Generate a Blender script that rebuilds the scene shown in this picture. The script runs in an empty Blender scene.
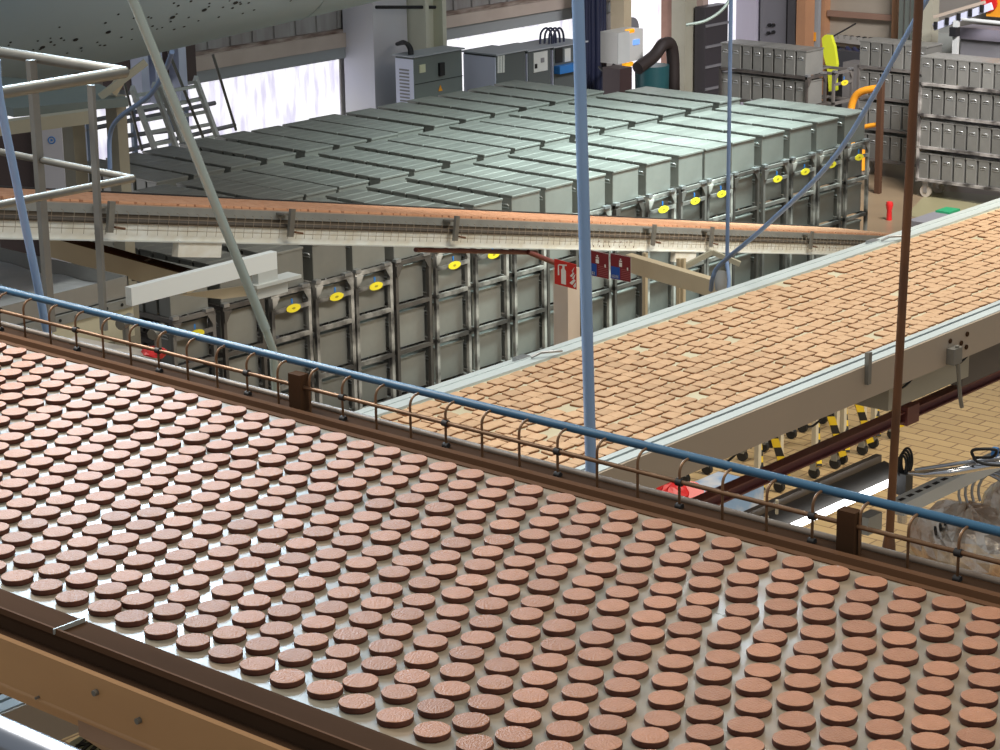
import bpy, bmesh, math, random
from mathutils import Vector, Matrix
random.seed(7)
R = random.random
scene = bpy.context.scene
col = scene.collection

# ------------------------------------------------------------------ camera model
F = 2280.0; TH = math.radians(16.35); RO = math.radians(-0.95); PY = 377.5; CH = 5.1; AZ = math.radians(41.4)
def ray(px, py):
    x = px-500; y = py-PY
    X = x*math.cos(RO)+y*math.sin(RO); Yy = -x*math.sin(RO)+y*math.cos(RO)
    a = X/F; b = -Yy/F
    fw = math.cos(TH)+b*math.sin(TH); up = b*math.cos(TH)-math.sin(TH)
    return Vector((fw*math.cos(AZ)+a*math.sin(AZ), fw*math.sin(AZ)-a*math.cos(AZ), up))
CAMP = Vector((0, 0, CH))
def U(px, py, z=None, x=None, y=None, d=None):
    """survey helper: where the sight line through a photo point meets a real plane of the room"""
    r = ray(px, py)
    if z is not None: t = (z-CH)/r.z
    elif x is not None: t = x/r.x
    elif y is not None: t = y/r.y
    else: t = d
    return CAMP+r*t
cam_d = bpy.data.cameras.new('camera'); cam = bpy.data.objects.new('camera', cam_d); col.objects.link(cam)
fwd = Vector((math.cos(AZ)*math.cos(TH), math.sin(AZ)*math.cos(TH), -math.sin(TH)))
right = Vector((math.sin(AZ), -math.cos(AZ), 0)); up = right.cross(fwd)
ix = right*math.cos(RO) - (-up)*math.sin(RO)
iu = (-fwd).cross(ix)
M = Matrix((ix, iu, -fwd)).transposed().to_4x4(); M.translation = CAMP
cam.matrix_world = M
cam_d.sensor_width = 36; cam_d.lens = F*36/1000; cam_d.shift_y = (PY-375)/1000.0
cam_d.clip_start = 0.1; cam_d.clip_end = 200
scene.camera = cam

# ------------------------------------------------------------------ materials
MATS = {}
def mat(name, c, rough=0.5, metal=0.0, c2=None, scale=8.0, amt=0.5, bump=0.0, bscale=40.0, emit=None, es=0, coat=0, spec=0.5, stretch=None, detail=4, alpha=None, trans=0):
    m = bpy.data.materials.new(name); m.use_nodes = True; MATS[name] = m
    nt = m.node_tree; b = nt.nodes['Principled BSDF']
    b.inputs['Base Color'].default_value = (*c, 1); b.inputs['Roughness'].default_value = rough
    b.inputs['Metallic'].default_value = metal; b.inputs['Specular IOR Level'].default_value = spec
    b.inputs['Coat Weight'].default_value = coat; b.inputs['Transmission Weight'].default_value = trans
    tc = nt.nodes.new('ShaderNodeTexCoord'); src = tc.outputs['Object']
    if stretch:
        mp = nt.nodes.new('ShaderNodeMapping'); mp.inputs['Scale'].default_value = stretch
        nt.links.new(src, mp.inputs['Vector']); src = mp.outputs['Vector']
    if c2:
        n = nt.nodes.new('ShaderNodeTexNoise'); n.inputs['Scale'].default_value = scale; n.inputs['Detail'].default_value = detail
        nt.links.new(src, n.inputs['Vector'])
        r = nt.nodes.new('ShaderNodeValToRGB'); r.color_ramp.elements[0].position = 0.5-amt/2; r.color_ramp.elements[1].position = 0.5+amt/2
        r.color_ramp.elements[0].color = (*c, 1); r.color_ramp.elements[1].color = (*c2, 1)
        nt.links.new(n.outputs['Fac'], r.inputs['Fac']); nt.links.new(r.outputs['Color'], b.inputs['Base Color'])
    if bump:
        n = nt.nodes.new('ShaderNodeTexNoise'); n.inputs['Scale'].default_value = bscale; n.inputs['Detail'].default_value = 3
        nt.links.new(src, n.inputs['Vector'])
        bp = nt.nodes.new('ShaderNodeBump'); bp.inputs['Strength'].default_value = bump; bp.inputs['Distance'].default_value = 0.01
        nt.links.new(n.outputs['Fac'], bp.inputs['Height']); nt.links.new(bp.outputs['Normal'], b.inputs['Normal'])
    if emit: b.inputs['Emission Color'].default_value = (*emit, 1); b.inputs['Emission Strength'].default_value = es
    return m
def rnd_tint(m, lo, hi):
    """per-object brightness so that no two copies look quite the same"""
    nt = m.node_tree; b = nt.nodes['Principled BSDF']
    oi = nt.nodes.new('ShaderNodeObjectInfo'); mr = nt.nodes.new('ShaderNodeMapRange')
    mr.inputs['To Min'].default_value = lo; mr.inputs['To Max'].default_value = hi
    nt.links.new(oi.outputs['Random'], mr.inputs['Value'])
    mx = nt.nodes.new('ShaderNodeVectorMath'); mx.operation = 'SCALE'
    l = b.inputs['Base Color'].links
    if l: nt.links.new(l[0].from_socket, mx.inputs[0])
    else: mx.inputs[0].default_value = tuple(b.inputs['Base Color'].default_value[:3])
    nt.links.new(mr.outputs['Result'], mx.inputs['Scale']); nt.links.new(mx.outputs['Vector'], b.inputs['Base Color'])

tin_m = mat('tin_steel', (0.27,0.27,0.24), 0.36, 0.35, c2=(0.20,0.20,0.18), scale=5, amt=0.6, bump=0.05, bscale=20); rnd_tint(tin_m, 0.8, 1.12)
tin_h = mat('tin_handle', (0.62,0.64,0.62), 0.3, 0.7)
frame_dark = mat('trolley_dark_steel', (0.06,0.055,0.05), 0.5, 0.3, c2=(0.12,0.105,0.09), scale=9)
frame_pale = mat('trolley_worn_paint', (0.40,0.38,0.34), 0.55, 0.1, c2=(0.05,0.045,0.04), scale=6, amt=0.25)
frame_grey = mat('trolley_grey_paint', (0.12,0.11,0.10), 0.55, 0.2, c2=(0.19,0.175,0.155), scale=6)
bracket_m = mat('galvanised_bracket', (0.45,0.46,0.46), 0.35, 0.7, c2=(0.3,0.3,0.3), scale=14)
yellow_m = mat('yellow_plate', (0.80,0.66,0.03), 0.5)
blue_m = mat('blue_plastic', (0.03,0.18,0.50), 0.4)
rubber_m = mat('black_rubber', (0.02,0.02,0.02), 0.7)
wheel_m = mat('cream_wheel', (0.45,0.40,0.32), 0.6)
white_m = mat('white_paint', (0.66,0.69,0.66), 0.45, c2=(0.55,0.57,0.54), scale=4, amt=0.6)
wht2_m = mat('bright_white_rail', (0.58,0.65,0.65), 0.4, c2=(0.50,0.56,0.56), scale=3)
grime_white = mat('grimy_white_paint', (0.86,0.88,0.83), 0.5, c2=(0.74,0.71,0.60), scale=7, amt=0.35, stretch=(1,1,2))
cream_m = mat('cream_paint', (0.60,0.52,0.36), 0.5, c2=(0.50,0.41,0.27), scale=4)
cream_l = mat('pale_cream_paint', (0.46,0.45,0.35), 0.5, c2=(0.38,0.36,0.27), scale=3)
stain_m = mat('stainless_steel', (0.24,0.23,0.20), 0.45, 0.55, c2=(0.18,0.175,0.15), scale=9, bump=0.03)
dull_st = mat('dull_stainless', (0.27,0.265,0.235), 0.45, 0.5, c2=(0.20,0.19,0.17), scale=5)
rust_m = mat('rusty_brown_pipe', (0.20,0.085,0.035), 0.45, 0.1, c2=(0.10,0.045,0.025), scale=12, stretch=(1,1,.3))
bluepole_m = mat('pale_blue_plastic', (0.22,0.36,0.62), 0.4, c2=(0.27,0.42,0.66), scale=3)
bluehose_m = mat('blue_grey_hose', (0.20,0.30,0.50), 0.45)
bluetube_m = mat('blue_guard_tube', (0.022,0.095,0.18), 0.45, 0.0)
glasst_m = mat('pale_green_tube', (0.42,0.49,0.44), 0.2, 0.2, coat=0.5)
bronze_m = mat('brown_stained_rod', (0.22,0.13,0.07), 0.4, 0.5, c2=(0.13,0.07,0.035), scale=20)
brown_d = mat('dark_brown_rail', (0.045,0.025,0.014), 0.85, 0.0, c2=(0.075,0.040,0.022), scale=6, stretch=(1,.2,1), spec=.03)
brown_l = mat('brown_rail_ledge', (0.13,0.065,0.033), 0.8, 0.0, c2=(0.08,0.04,0.02), scale=6, stretch=(1,.15,1), spec=.1)
beam_o = mat('ochre_side_beam', (0.62,0.34,0.14), 0.5, 0.0, c2=(0.48,0.25,0.10), scale=3, stretch=(1,.3,1))
black_m = mat('near_black', (0.012,0.012,0.013), 0.6)
red_m = mat('red_plastic', (0.65,0.02,0.02), 0.4)
maroon_m = mat('maroon_steel', (0.15,0.04,0.036), 0.45, 0.0, c2=(0.20,0.065,0.05), scale=5)
orange_p = mat('orange_paint', (0.80,0.33,0.02), 0.45)
orange_c = mat('ochre_column', (0.50,0.26,0.13), 0.55, c2=(0.42,0.22,0.12), scale=4)
grey_cab = mat('grey_green_cabinet', (0.16,0.185,0.175), 0.45, c2=(0.135,0.155,0.15), scale=2)
grey_cab2 = mat('dark_cabinet', (0.095,0.11,0.11), 0.45)
lilac_m = mat('pale_lilac_panel', (0.70,0.74,0.90), 0.4)
grey_m = mat('mid_grey_paint', (0.22,0.22,0.23), 0.5)
duct_m = mat('grey_fabric_duct', (0.36,0.46,0.52), 0.8, c2=(0.32,0.41,0.465), scale=1.5)
hivis_m = mat('hi_vis_yellow', (0.72,0.78,0.03), 0.7)
green_m = mat('green_plastic', (0.02,0.30,0.12), 0.5)
chrome_m = mat('chrome', (0.7,0.7,0.72), 0.12, 1.0)
foil_m = mat('crumpled_clear_wrap', (0.85,0.78,0.68), 0.12, 0.4, c2=(0.58,0.42,0.30), scale=8, amt=.3, bump=1.0, bscale=22)
tube_em = mat('fluorescent_tube', (1,1,1), 0.5, emit=(0.97,0.98,1.0), es=4.5)
milky_m = mat('milky_film', (0.55,0.63,0.66), 0.3, c2=(0.80,0.85,0.88), scale=6, bump=0.5, bscale=14)
steel_t = mat('polished_tube', (0.36,0.38,0.42), 0.32, 0.9)
galv_m = mat('galvanised_channel', (0.34,0.35,0.33), 0.45, 0.3, c2=(0.27,0.28,0.265), scale=8)
rib_m = mat('dirty_clad_wall', (0.42,0.42,0.41), 0.6, c2=(0.27,0.25,0.235), scale=3, stretch=(3,1,.4), amt=.5)
rustband_m = mat('rusty_header', (0.42,0.36,0.31), 0.6, c2=(0.12,0.065,0.045), scale=5, stretch=(1,1,5), amt=.4)
cardboard_m = mat('cardboard', (0.42,0.30,0.17), 0.7)

# belt surfaces
def belt_fore():
    m = mat('pale_belt', (0.34,0.42,0.42), 0.30, spec=0.45)
    nt = m.node_tree; b = nt.nodes['Principled BSDF']
    tc = nt.nodes.new('ShaderNodeTexCoord'); sep = nt.nodes.new('ShaderNodeSeparateXYZ'); nt.links.new(tc.outputs['Object'], sep.inputs[0])
    n = nt.nodes.new('ShaderNodeTexNoise'); n.inputs['Scale'].default_value = 7; n.inputs['Detail'].default_value = 5; nt.links.new(tc.outputs['Object'], n.inputs['Vector'])
    # cocoa dust gathers along both rims and towards the near end of the belt
    mr = nt.nodes.new('ShaderNodeMapRange'); mr.inputs['From Min'].default_value = 4.2; mr.inputs['From Max'].default_value = 1.8
    nt.links.new(sep.outputs['Y'], mr.inputs['Value'])
    e1 = nt.nodes.new('ShaderNodeMapRange'); e1.inputs['From Min'].default_value = 3.70; e1.inputs['From Max'].default_value = 3.78; nt.links.new(sep.outputs['X'], e1.inputs['Value'])
    a1 = nt.nodes.new('ShaderNodeMath'); a1.operation = 'MULTIPLY'; nt.links.new(mr.outputs[0], a1.inputs[0]); nt.links.new(n.outputs['Fac'], a1.inputs[1])
    a2 = nt.nodes.new('ShaderNodeMath'); a2.operation = 'ADD'; a2.use_clamp = True; nt.links.new(a1.outputs[0], a2.inputs[0]); nt.links.new(e1.outputs[0], a2.inputs[1])
    mx = nt.nodes.new('ShaderNodeMix'); mx.data_type = 'RGBA'; mx.inputs[6].default_value = (0.185,0.22,0.20,1); mx.inputs[7].default_value = (0.33,0.22,0.13,1)
    nt.links.new(a2.outputs[0], mx.inputs[0]); nt.links.new(mx.outputs[2], b.inputs['Base Color'])
    r = nt.nodes.new('ShaderNodeMapRange'); r.inputs['To Min'].default_value = 0.15; r.inputs['To Max'].default_value = 0.6
    nt.links.new(a2.outputs[0], r.inputs['Value']); nt.links.new(r.outputs[0], b.inputs['Roughness'])
    return m
beltf_m = belt_fore()
beltm_m = mat('beige_belt', (0.62,0.58,0.42), 0.5, c2=(0.52,0.46,0.31), scale=3)
beltd_m = mat('dark_belt_edge', (0.03,0.028,0.027), 0.6)
cook_top = mat('cocoa_biscuit_top', (0.42,0.205,0.118), 0.5, c2=(0.33,0.155,0.085), scale=60, bump=0.35, bscale=230, spec=0.4, amt=.7); rnd_tint(cook_top, 0.86, 1.14)
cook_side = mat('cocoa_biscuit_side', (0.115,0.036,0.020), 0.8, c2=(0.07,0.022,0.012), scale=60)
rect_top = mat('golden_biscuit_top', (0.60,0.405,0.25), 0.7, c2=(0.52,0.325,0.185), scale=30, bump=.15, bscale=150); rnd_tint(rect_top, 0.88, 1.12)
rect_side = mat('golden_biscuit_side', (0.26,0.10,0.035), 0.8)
orange_b = mat('orange_biscuit', (0.70,0.38,0.22), 0.75, c2=(0.58,0.29,0.16), scale=9)

# brick-tiled floor / polished concrete
def floor_mat():
    m = mat('tiled_floor', (0.5,0.4,0.2), 0.35)
    nt = m.node_tree; b = nt.nodes['Principled BSDF']; tc = nt.nodes.new('ShaderNodeTexCoord')
    mp = nt.nodes.new('ShaderNodeMapping'); mp.inputs['Rotation'].default_value = (0,0,math.pi/2); nt.links.new(tc.outputs['Object'], mp.inputs['Vector'])
    br = nt.nodes.new('ShaderNodeTexBrick'); br.inputs['Scale'].default_value = 1.0; br.inputs['Brick Width'].default_value = 0.24; br.inputs['Row Height'].default_value = 0.12
    br.inputs['Mortar Size'].default_value = 0.006; br.inputs['Color1'].default_value = (0.56,0.40,0.20,1); br.inputs['Color2'].default_value = (0.47,0.33,0.165,1); br.inputs['Mortar'].default_value = (0.22,0.13,0.07,1)
    nt.links.new(mp.outputs[0], br.inputs['Vector'])
    n = nt.nodes.new('ShaderNodeTexNoise'); n.inputs['Scale'].default_value = 0.9; n.inputs['Detail'].default_value = 5; nt.links.new(tc.outputs['Object'], n.inputs['Vector'])
    cr = nt.nodes.new('ShaderNodeValToRGB'); cr.color_ramp.elements[0].position = .35; cr.color_ramp.elements[1].position = .7
    cr.color_ramp.elements[0].color = (0.19,0.14,0.085,1); cr.color_ramp.elements[1].color = (0.28,0.21,0.125,1); nt.links.new(n.outputs['Fac'], cr.inputs[0])
    sep = nt.nodes.new('ShaderNodeSeparateXYZ'); nt.links.new(tc.outputs['Object'], sep.inputs[0])
    gt = nt.nodes.new('ShaderNodeMath'); gt.operation = 'GREATER_THAN'; gt.inputs[1].default_value = 9.6; nt.links.new(sep.outputs['Y'], gt.inputs[0])
    mx = nt.nodes.new('ShaderNodeMix'); mx.data_type = 'RGBA'; nt.links.new(gt.outputs[0], mx.inputs[0]); nt.links.new(br.outputs['Color'], mx.inputs[6]); nt.links.new(cr.outputs[0], mx.inputs[7])
    nt.links.new(mx.outputs[2], b.inputs['Base Color'])
    return m
floor_m = floor_mat()
def window_mat():
    m = mat('daylit_pane', (0.9,0.92,0.95), 0.4)
    nt = m.node_tree; b = nt.nodes['Principled BSDF']; tc = nt.nodes.new('ShaderNodeTexCoord')
    mp = nt.nodes.new('ShaderNodeMapping'); mp.inputs['Scale'].default_value = (3,1,.6); nt.links.new(tc.outputs['Object'], mp.inputs['Vector'])
    n = nt.nodes.new('ShaderNodeTexNoise'); n.inputs['Scale'].default_value = 4; n.inputs['Detail'].default_value = 8; nt.links.new(mp.outputs[0], n.inputs['Vector'])
    cr = nt.nodes.new('ShaderNodeValToRGB'); cr.color_ramp.elements[0].position = .36; cr.color_ramp.elements[1].position = .56
    cr.color_ramp.elements[0].color = (0.60,0.56,0.74,1); cr.color_ramp.elements[1].color = (1,1,1,1); nt.links.new(n.outputs['Fac'], cr.inputs[0])
    nt.links.new(cr.outputs[0], b.inputs['Emission Color']); b.inputs['Emission Strength'].default_value = 1.0
    return m
pane_m = window_mat()

# ------------------------------------------------------------------ mesh builder
class MB:
    def __init__(s): s.v = []; s.f = []; s.mi = []; s.sm = []
    def add(s, vs, fs, mi=0, sm=False):
        o = len(s.v); s.v += [Vector(v) for v in vs]; s.f += [tuple(i+o for i in f) for f in fs]
        s.mi += [mi]*len(fs); s.sm += [sm]*len(fs); return s
    def box(s, x0, x1, y0, y1, z0, z1, mi=0, rz=0, mat4=None):
        vs = [(x, y, z) for z in (z0, z1) for x, y in ((x0,y0),(x1,y0),(x1,y1),(x0,y1))]
        if mat4 is not None: vs = [mat4 @ Vector(v) for v in vs]
        return s.add(vs, [(3,2,1,0),(4,5,6,7),(0,1,5,4),(1,2,6,5),(2,3,7,6),(3,0,4,7)], mi)
    def cham(s, x0, x1, y0, y1, z0, z1, c, mi=0, mi_top=None):
        """box whose vertical and top edges are chamfered"""
        def ring(i, z): return [(x0+i,y0+i+c,z),(x0+i+c,y0+i,z),(x1-i-c,y0+i,z),(x1-i,y0+i+c,z),(x1-i,y1-i-c,z),(x1-i-c,y1-i,z),(x0+i+c,y1-i,z),(x0+i,y1-i-c,z)]
        vs = ring(0,z0)+ring(0,z1-c)+ring(c,z1)
        fs = [tuple(range(7,-1,-1))]
        for k in (0,8): fs += [(k+i,k+(i+1)%8,k+8+(i+1)%8,k+8+i) for i in range(8)]
        s.add(vs, fs, mi); s.add(vs[16:], [tuple(range(8))], mi if mi_top is None else mi_top); return s
    def bar(s, a, b, w, h, upv=(0,0,1), mi=0):
        a = Vector(a); b = Vector(b); d = (b-a).normalized(); u = Vector(upv)
        if abs(d.dot(u)) > .98: u = Vector((1,0,0))
        r = d.cross(u).normalized(); u = r.cross(d)
        vs = [p+r*(i*w/2)+u*(j*h/2) for p in (a,b) for i,j in ((-1,-1),(1,-1),(1,1),(-1,1))]
        return s.add(vs, [(3,2,1,0),(4,5,6,7),(0,1,5,4),(1,2,6,5),(2,3,7,6),(3,0,4,7)], mi)
    def tube(s, pts, r, n=10, mi=0, cap=True):
        pts = [Vector(p) for p in pts]; rings = []; ref = None
        for i, p in enumerate(pts):
            d = (pts[min(i+1,len(pts)-1)]-pts[max(i-1,0)]).normalized()
            if ref is None:
                ref = d.cross(Vector((0,0,1)));  ref = d.cross(Vector((1,0,0))) if ref.length < .1 else ref
            ref = (ref-d*ref.dot(d)).normalized(); w = d.cross(ref)
            rr = r[i] if isinstance(r, (list,tuple)) else r
            rings.append([p+(ref*math.cos(t)+w*math.sin(t))*rr for t in (2*math.pi*k/n for k in range(n))])
        vs = [v for g in rings for v in g]; fs = []
        for i in range(len(rings)-1):
            fs += [(i*n+k, i*n+(k+1)%n, (i+1)*n+(k+1)%n, (i+1)*n+k) for k in range(n)]
        s.add(vs, fs, mi, True)
        if cap:
            s.add(rings[0], [tuple(range(n-1,-1,-1))], mi); s.add(rings[-1], [tuple(range(n))], mi)
        return s
    def disc(s, c, nrm, r, th, n=16, mi=0, sx=1.0, sidemi=None):
        c = Vector(c); nrm = Vector(nrm).normalized(); a = nrm.cross(Vector((0,0,1)))
        if a.length < .1: a = Vector((1,0,0))
        a.normalize(); b = nrm.cross(a)
        lo = [c+(a*math.cos(t)*r*sx+b*math.sin(t)*r) for t in (2*math.pi*k/n for k in range(n))]
        hi = [v+nrm*th for v in lo]
        s.add(lo+hi, [tuple(range(n-1,-1,-1)), tuple(range(n,2*n))], mi)
        s.add(lo+hi, [(k,(k+1)%n,n+(k+1)%n,n+k) for k in range(n)], mi if sidemi is None else sidemi, True); return s
    def sweep(s, prof, y0, y1, mi=0, n=1):
        """profile of (x,z) points extruded along y"""
        k = len(prof); vs = [(x,y,z) for y in (y0,y1) for x,z in prof]
        return s.add(vs, [(i,i+1,k+i+1,k+i) for i in range(k-1)], mi)
    def quad(s, a, b, c, d, mi=0): return s.add([a,b,c,d], [(0,1,2,3)], mi)
    def slab(s, pts, th, mi=0):
        """polygon given a thickness along its normal"""
        pts = [Vector(p) for p in pts]; nrm = (pts[1]-pts[0]).cross(pts[2]-pts[1]).normalized()*th; n = len(pts)
        return s.add(pts+[p-nrm for p in pts], [tuple(range(n)), tuple(range(2*n-1,n-1,-1))]+[(i,n+i,n+(i+1)%n,(i+1)%n) for i in range(n)], mi)
    def build(s, name, m, parent=None, root_loc=None):
        ms = m if isinstance(m, (list,tuple)) else [m]
        if parent is not None:
            p = parent; off = Vector((0,0,0))
            while p is not None: off += p.location; p = p.parent
        else:
            xs = [v.x for v in s.v]; ys = [v.y for v in s.v]; zs = [v.z for v in s.v]
            off = Vector(((min(xs)+max(xs))/2, (min(ys)+max(ys))/2, min(zs))) if root_loc is None else Vector(root_loc)
        me = bpy.data.meshes.new(name); me.from_pydata([v-off for v in s.v], [], s.f)
        for q in ms: me.materials.append(q)
        me.polygons.foreach_set('material_index', s.mi); me.polygons.foreach_set('use_smooth', s.sm)
        bm = bmesh.new(); bm.from_mesh(me); bmesh.ops.recalc_face_normals(bm, faces=bm.faces) if len(s.f) < 3000 else None
        bm.to_mesh(me); bm.free(); me.update()
        o = bpy.data.objects.new(name, me); col.objects.link(o)
        if parent is not None: o.parent = parent
        else: o.location = off
        return o
def thing(name, label, cat, loc=(0,0,0), group=None):
    o = bpy.data.objects.new(name, None); o.empty_display_size = .1; col.objects.link(o); o.location = loc
    o['label'] = label; o['category'] = cat
    if group: o['group'] = group
    return o
def tag(o, label, cat, group=None, kind=None):
    o['label'] = label; o['category'] = cat
    if group: o['group'] = group
    if kind: o['kind'] = kind
    return o
def struct(o): o['kind'] = 'structure'; return o
def dup(root, loc, rz=None, label=None, group=None, scl=None):
    r = root.copy(); col.objects.link(r); r.location = loc
    if rz is not None: r.rotation_euler = (0,0,rz)
    if scl: r.scale = scl
    if label: r['label'] = label
    if group: r['group'] = group
    for ch in list(root.children):
        c = ch.copy(); col.objects.link(c); c.parent = r
        for g in list(ch.children):
            d = g.copy(); col.objects.link(d); d.parent = c
    return r
ORD = ['first','second','third','fourth','fifth','sixth','seventh','eighth','ninth','tenth','eleventh','twelfth','thirteenth','fourteenth','fifteenth','sixteenth','seventeenth','eighteenth','nineteenth','twentieth','twenty-first','twenty-second']
def arc(c, a, b, r, t0, t1, n=8):
    c = Vector(c); a = Vector(a); b = Vector(b)
    return [c+a*math.cos(t0+(t1-t0)*k/n)*r+b*math.sin(t0+(t1-t0)*k/n)*r for k in range(n+1)]
def smooth(pts, n=6):
    P = [Vector(p) for p in pts]; P = [P[0]*2-P[1]]+P+[P[-1]*2-P[-2]]; out = []
    for i in range(1, len(P)-2):
        for k in range(n):
            t = k/n; a,b,c,d = P[i-1],P[i],P[i+1],P[i+2]
            out.append(.5*((2*b)+(c-a)*t+(2*a-5*b+4*c-d)*t*t+(3*b-a-3*c+d)*t**3))
    out.append(P[-2]); return out

# ------------------------------------------------------------------ the room
WY, WX = 17.0, 24.0
struct(MB().quad((-6,-6,0),(WX,-6,0),(WX,WY,0),(-6,WY,0)).build('floor', floor_m, root_loc=(0,0,0)))
# left wall (plane y = 17): windows below a header, dirty ribbed cladding above
def wx(px, py): p = U(px, py, y=WY); return p.x, p.z
zt1 = 1.66; zt2 = 1.66
X0, X1, X2, X3 = wx(-200,150)[0], wx(340,60)[0], wx(396,50)[0], wx(574,30)[0]
X4, X5, X6 = wx(604,50)[0], wx(625,50)[0], wx(668,50)[0]
w = MB()
w.box(X0-3, X3+1.0, WY, WY+.25, 1.9, 7)                 # above the header
w.box(X1, X2, WY, WY+.25, 0, 2.07)
w.box(X3, X5, WY, WY+.25, 0, 2.07); w.box(X3+1.0, X5, WY, WY+.25, 2.07, 7)
w.box(X5, WX+.25, WY, WY+.25, 2.55, 7); w.box(X6, X6+.42, WY, WY+.25, 0, 2.55); w.box(X5,X6,WY,WY+.25,0,.2)
for k in range(90):
    x = X0-2+k*.3
    if x < WX-.2: w.box(x, x+.05, WY-.025, WY, 2.62 if x > X5-.1 else 1.93, 7)
struct(w.build('wall_left', rib_m))
struct(MB().box(X0-3,X1,WY-.06,WY,1.875,1.92).box(X2,X3,WY-.06,WY,1.885,1.93).build('trim_1', rustband_m))
struct(MB().box(X0-3,X1,WY-.10,WY,1.74,1.885).box(X2,X3+.9,WY-.10,WY,1.76,1.885).build('trim_2', mat('header_board',(0.50,0.42,0.36),.6,c2=(.60,.52,.45),scale=3)))
struct(MB().box(X0-3,X1,WY-.08,WY,1.62,1.74).box(X2,X3+.9,WY-.05,WY,1.62,1.76).build('trim_3', mat('header_blind',(0.36,0.39,0.40),.6)))
struct(MB().box(X0-3,X1,WY+.02,WY+.06,0,1.64).build('window_1', pane_m))
struct(MB().box(X2,X3,WY+.02,WY+.06,0,1.64).build('window_2', pane_m))
struct(MB().box(X5,X6,WY+.02,WY+.06,.2,2.55).build('window_3', pane_m))
struct(MB().box(X6+.42,WX,WY+.02,WY+.06,0,2.55).build('window_4', pane_m))
# right wall (plane x = 24)
wr = mat('pale_partition', (0.33,0.31,0.27), .6, c2=(.28,.26,.23), scale=2)
struct(MB().box(WX,WX+.25,2,WY,0,7).build('wall_right', wr))

# white pier and cream rolled-steel column against the left wall
a = wx(340,60)[0]; b = wx(374,60)[0]; c = wx(396,60)[0]
struct(MB().box(a, b, WY-.5, WY-.06, 0, 2.9).build('wall_pier', mat('lilac_white_wall',(0.62,0.63,0.72),.5,c2=(.70,.68,.68),scale=1)))
cl = thing('steel_column', 'cream steel column with a knee brace between the two long windows', 'column', (b+.2, WY-.55, 0))
m_ = MB(); m_.box(b+.02, b+.07, WY-.75, WY-.45, 0, 4.2); m_.box(b+.07, c-.06, WY-.62, WY-.58, 0, 4.2); m_.box(c-.06, c, WY-.75, WY-.45, 0, 4.2); m_.build('flange', mat('column_cream',(.66,.66,.54),.5,c2=(.60,.60,.48),scale=2), cl)
MB().bar((c-.05,WY-.6,2.25),(c+.65,WY-.6,3.0),.1,.1).build('knee_brace', cream_m, cl)
MB().tube([(a-.1,WY-.65,2.2),(b+.2,WY-.72,2.12)],.018).build('tie_rod', black_m, cl)

# ------------------------------------------------------------------ tins and trolleys
AR = math.radians(-1.27)
def AF(x, y, z): return Vector((x*math.cos(AR)-y*math.sin(AR), x*math.sin(AR)+y*math.cos(AR), z))
TL, TW, TZ = 1.19, .375, (.21, .56, .905, 1.235)
TINL = .1425; TINW = .325; TINH = .272
def tin_mesh(m, ox=0, oy=0, oz=0, part=0):
    hx, hy = TINW/2, TINL/2
    if part in (0,1): m.cham(ox-hx, ox+hx, oy-hy+.0105, oy+hy-.0105, oz, oz+TINH-.016, .003)
    if part in (0,2): m.cham(ox-hx-.002, ox+hx+.002, oy-hy+.0005, oy+hy-.0005, oz+TINH-.016, oz+TINH, .0025)
    return m
def make_tin():
    t = thing('baking_tin', 'grey steel tin', 'tin')
    tin_mesh(MB(), part=1).build('body', tin_m, t); tin_mesh(MB(), part=2).build('lid', tin_m, t)
    h = MB()
    for s in (-1,):
        x = s*(TINW/2+.004)
        h.tube([(x-s*.006,-.028,.185),(x+s*.008,-.028,.2),(x+s*.008,.028,.2),(x-s*.006,.028,.185)],.004,6)
        h.box(min(x,x-s*.003),max(x,x-s*.003),-.034,.034,.168,.176)
    h.build('handle', tin_h, t)
    return t
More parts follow.
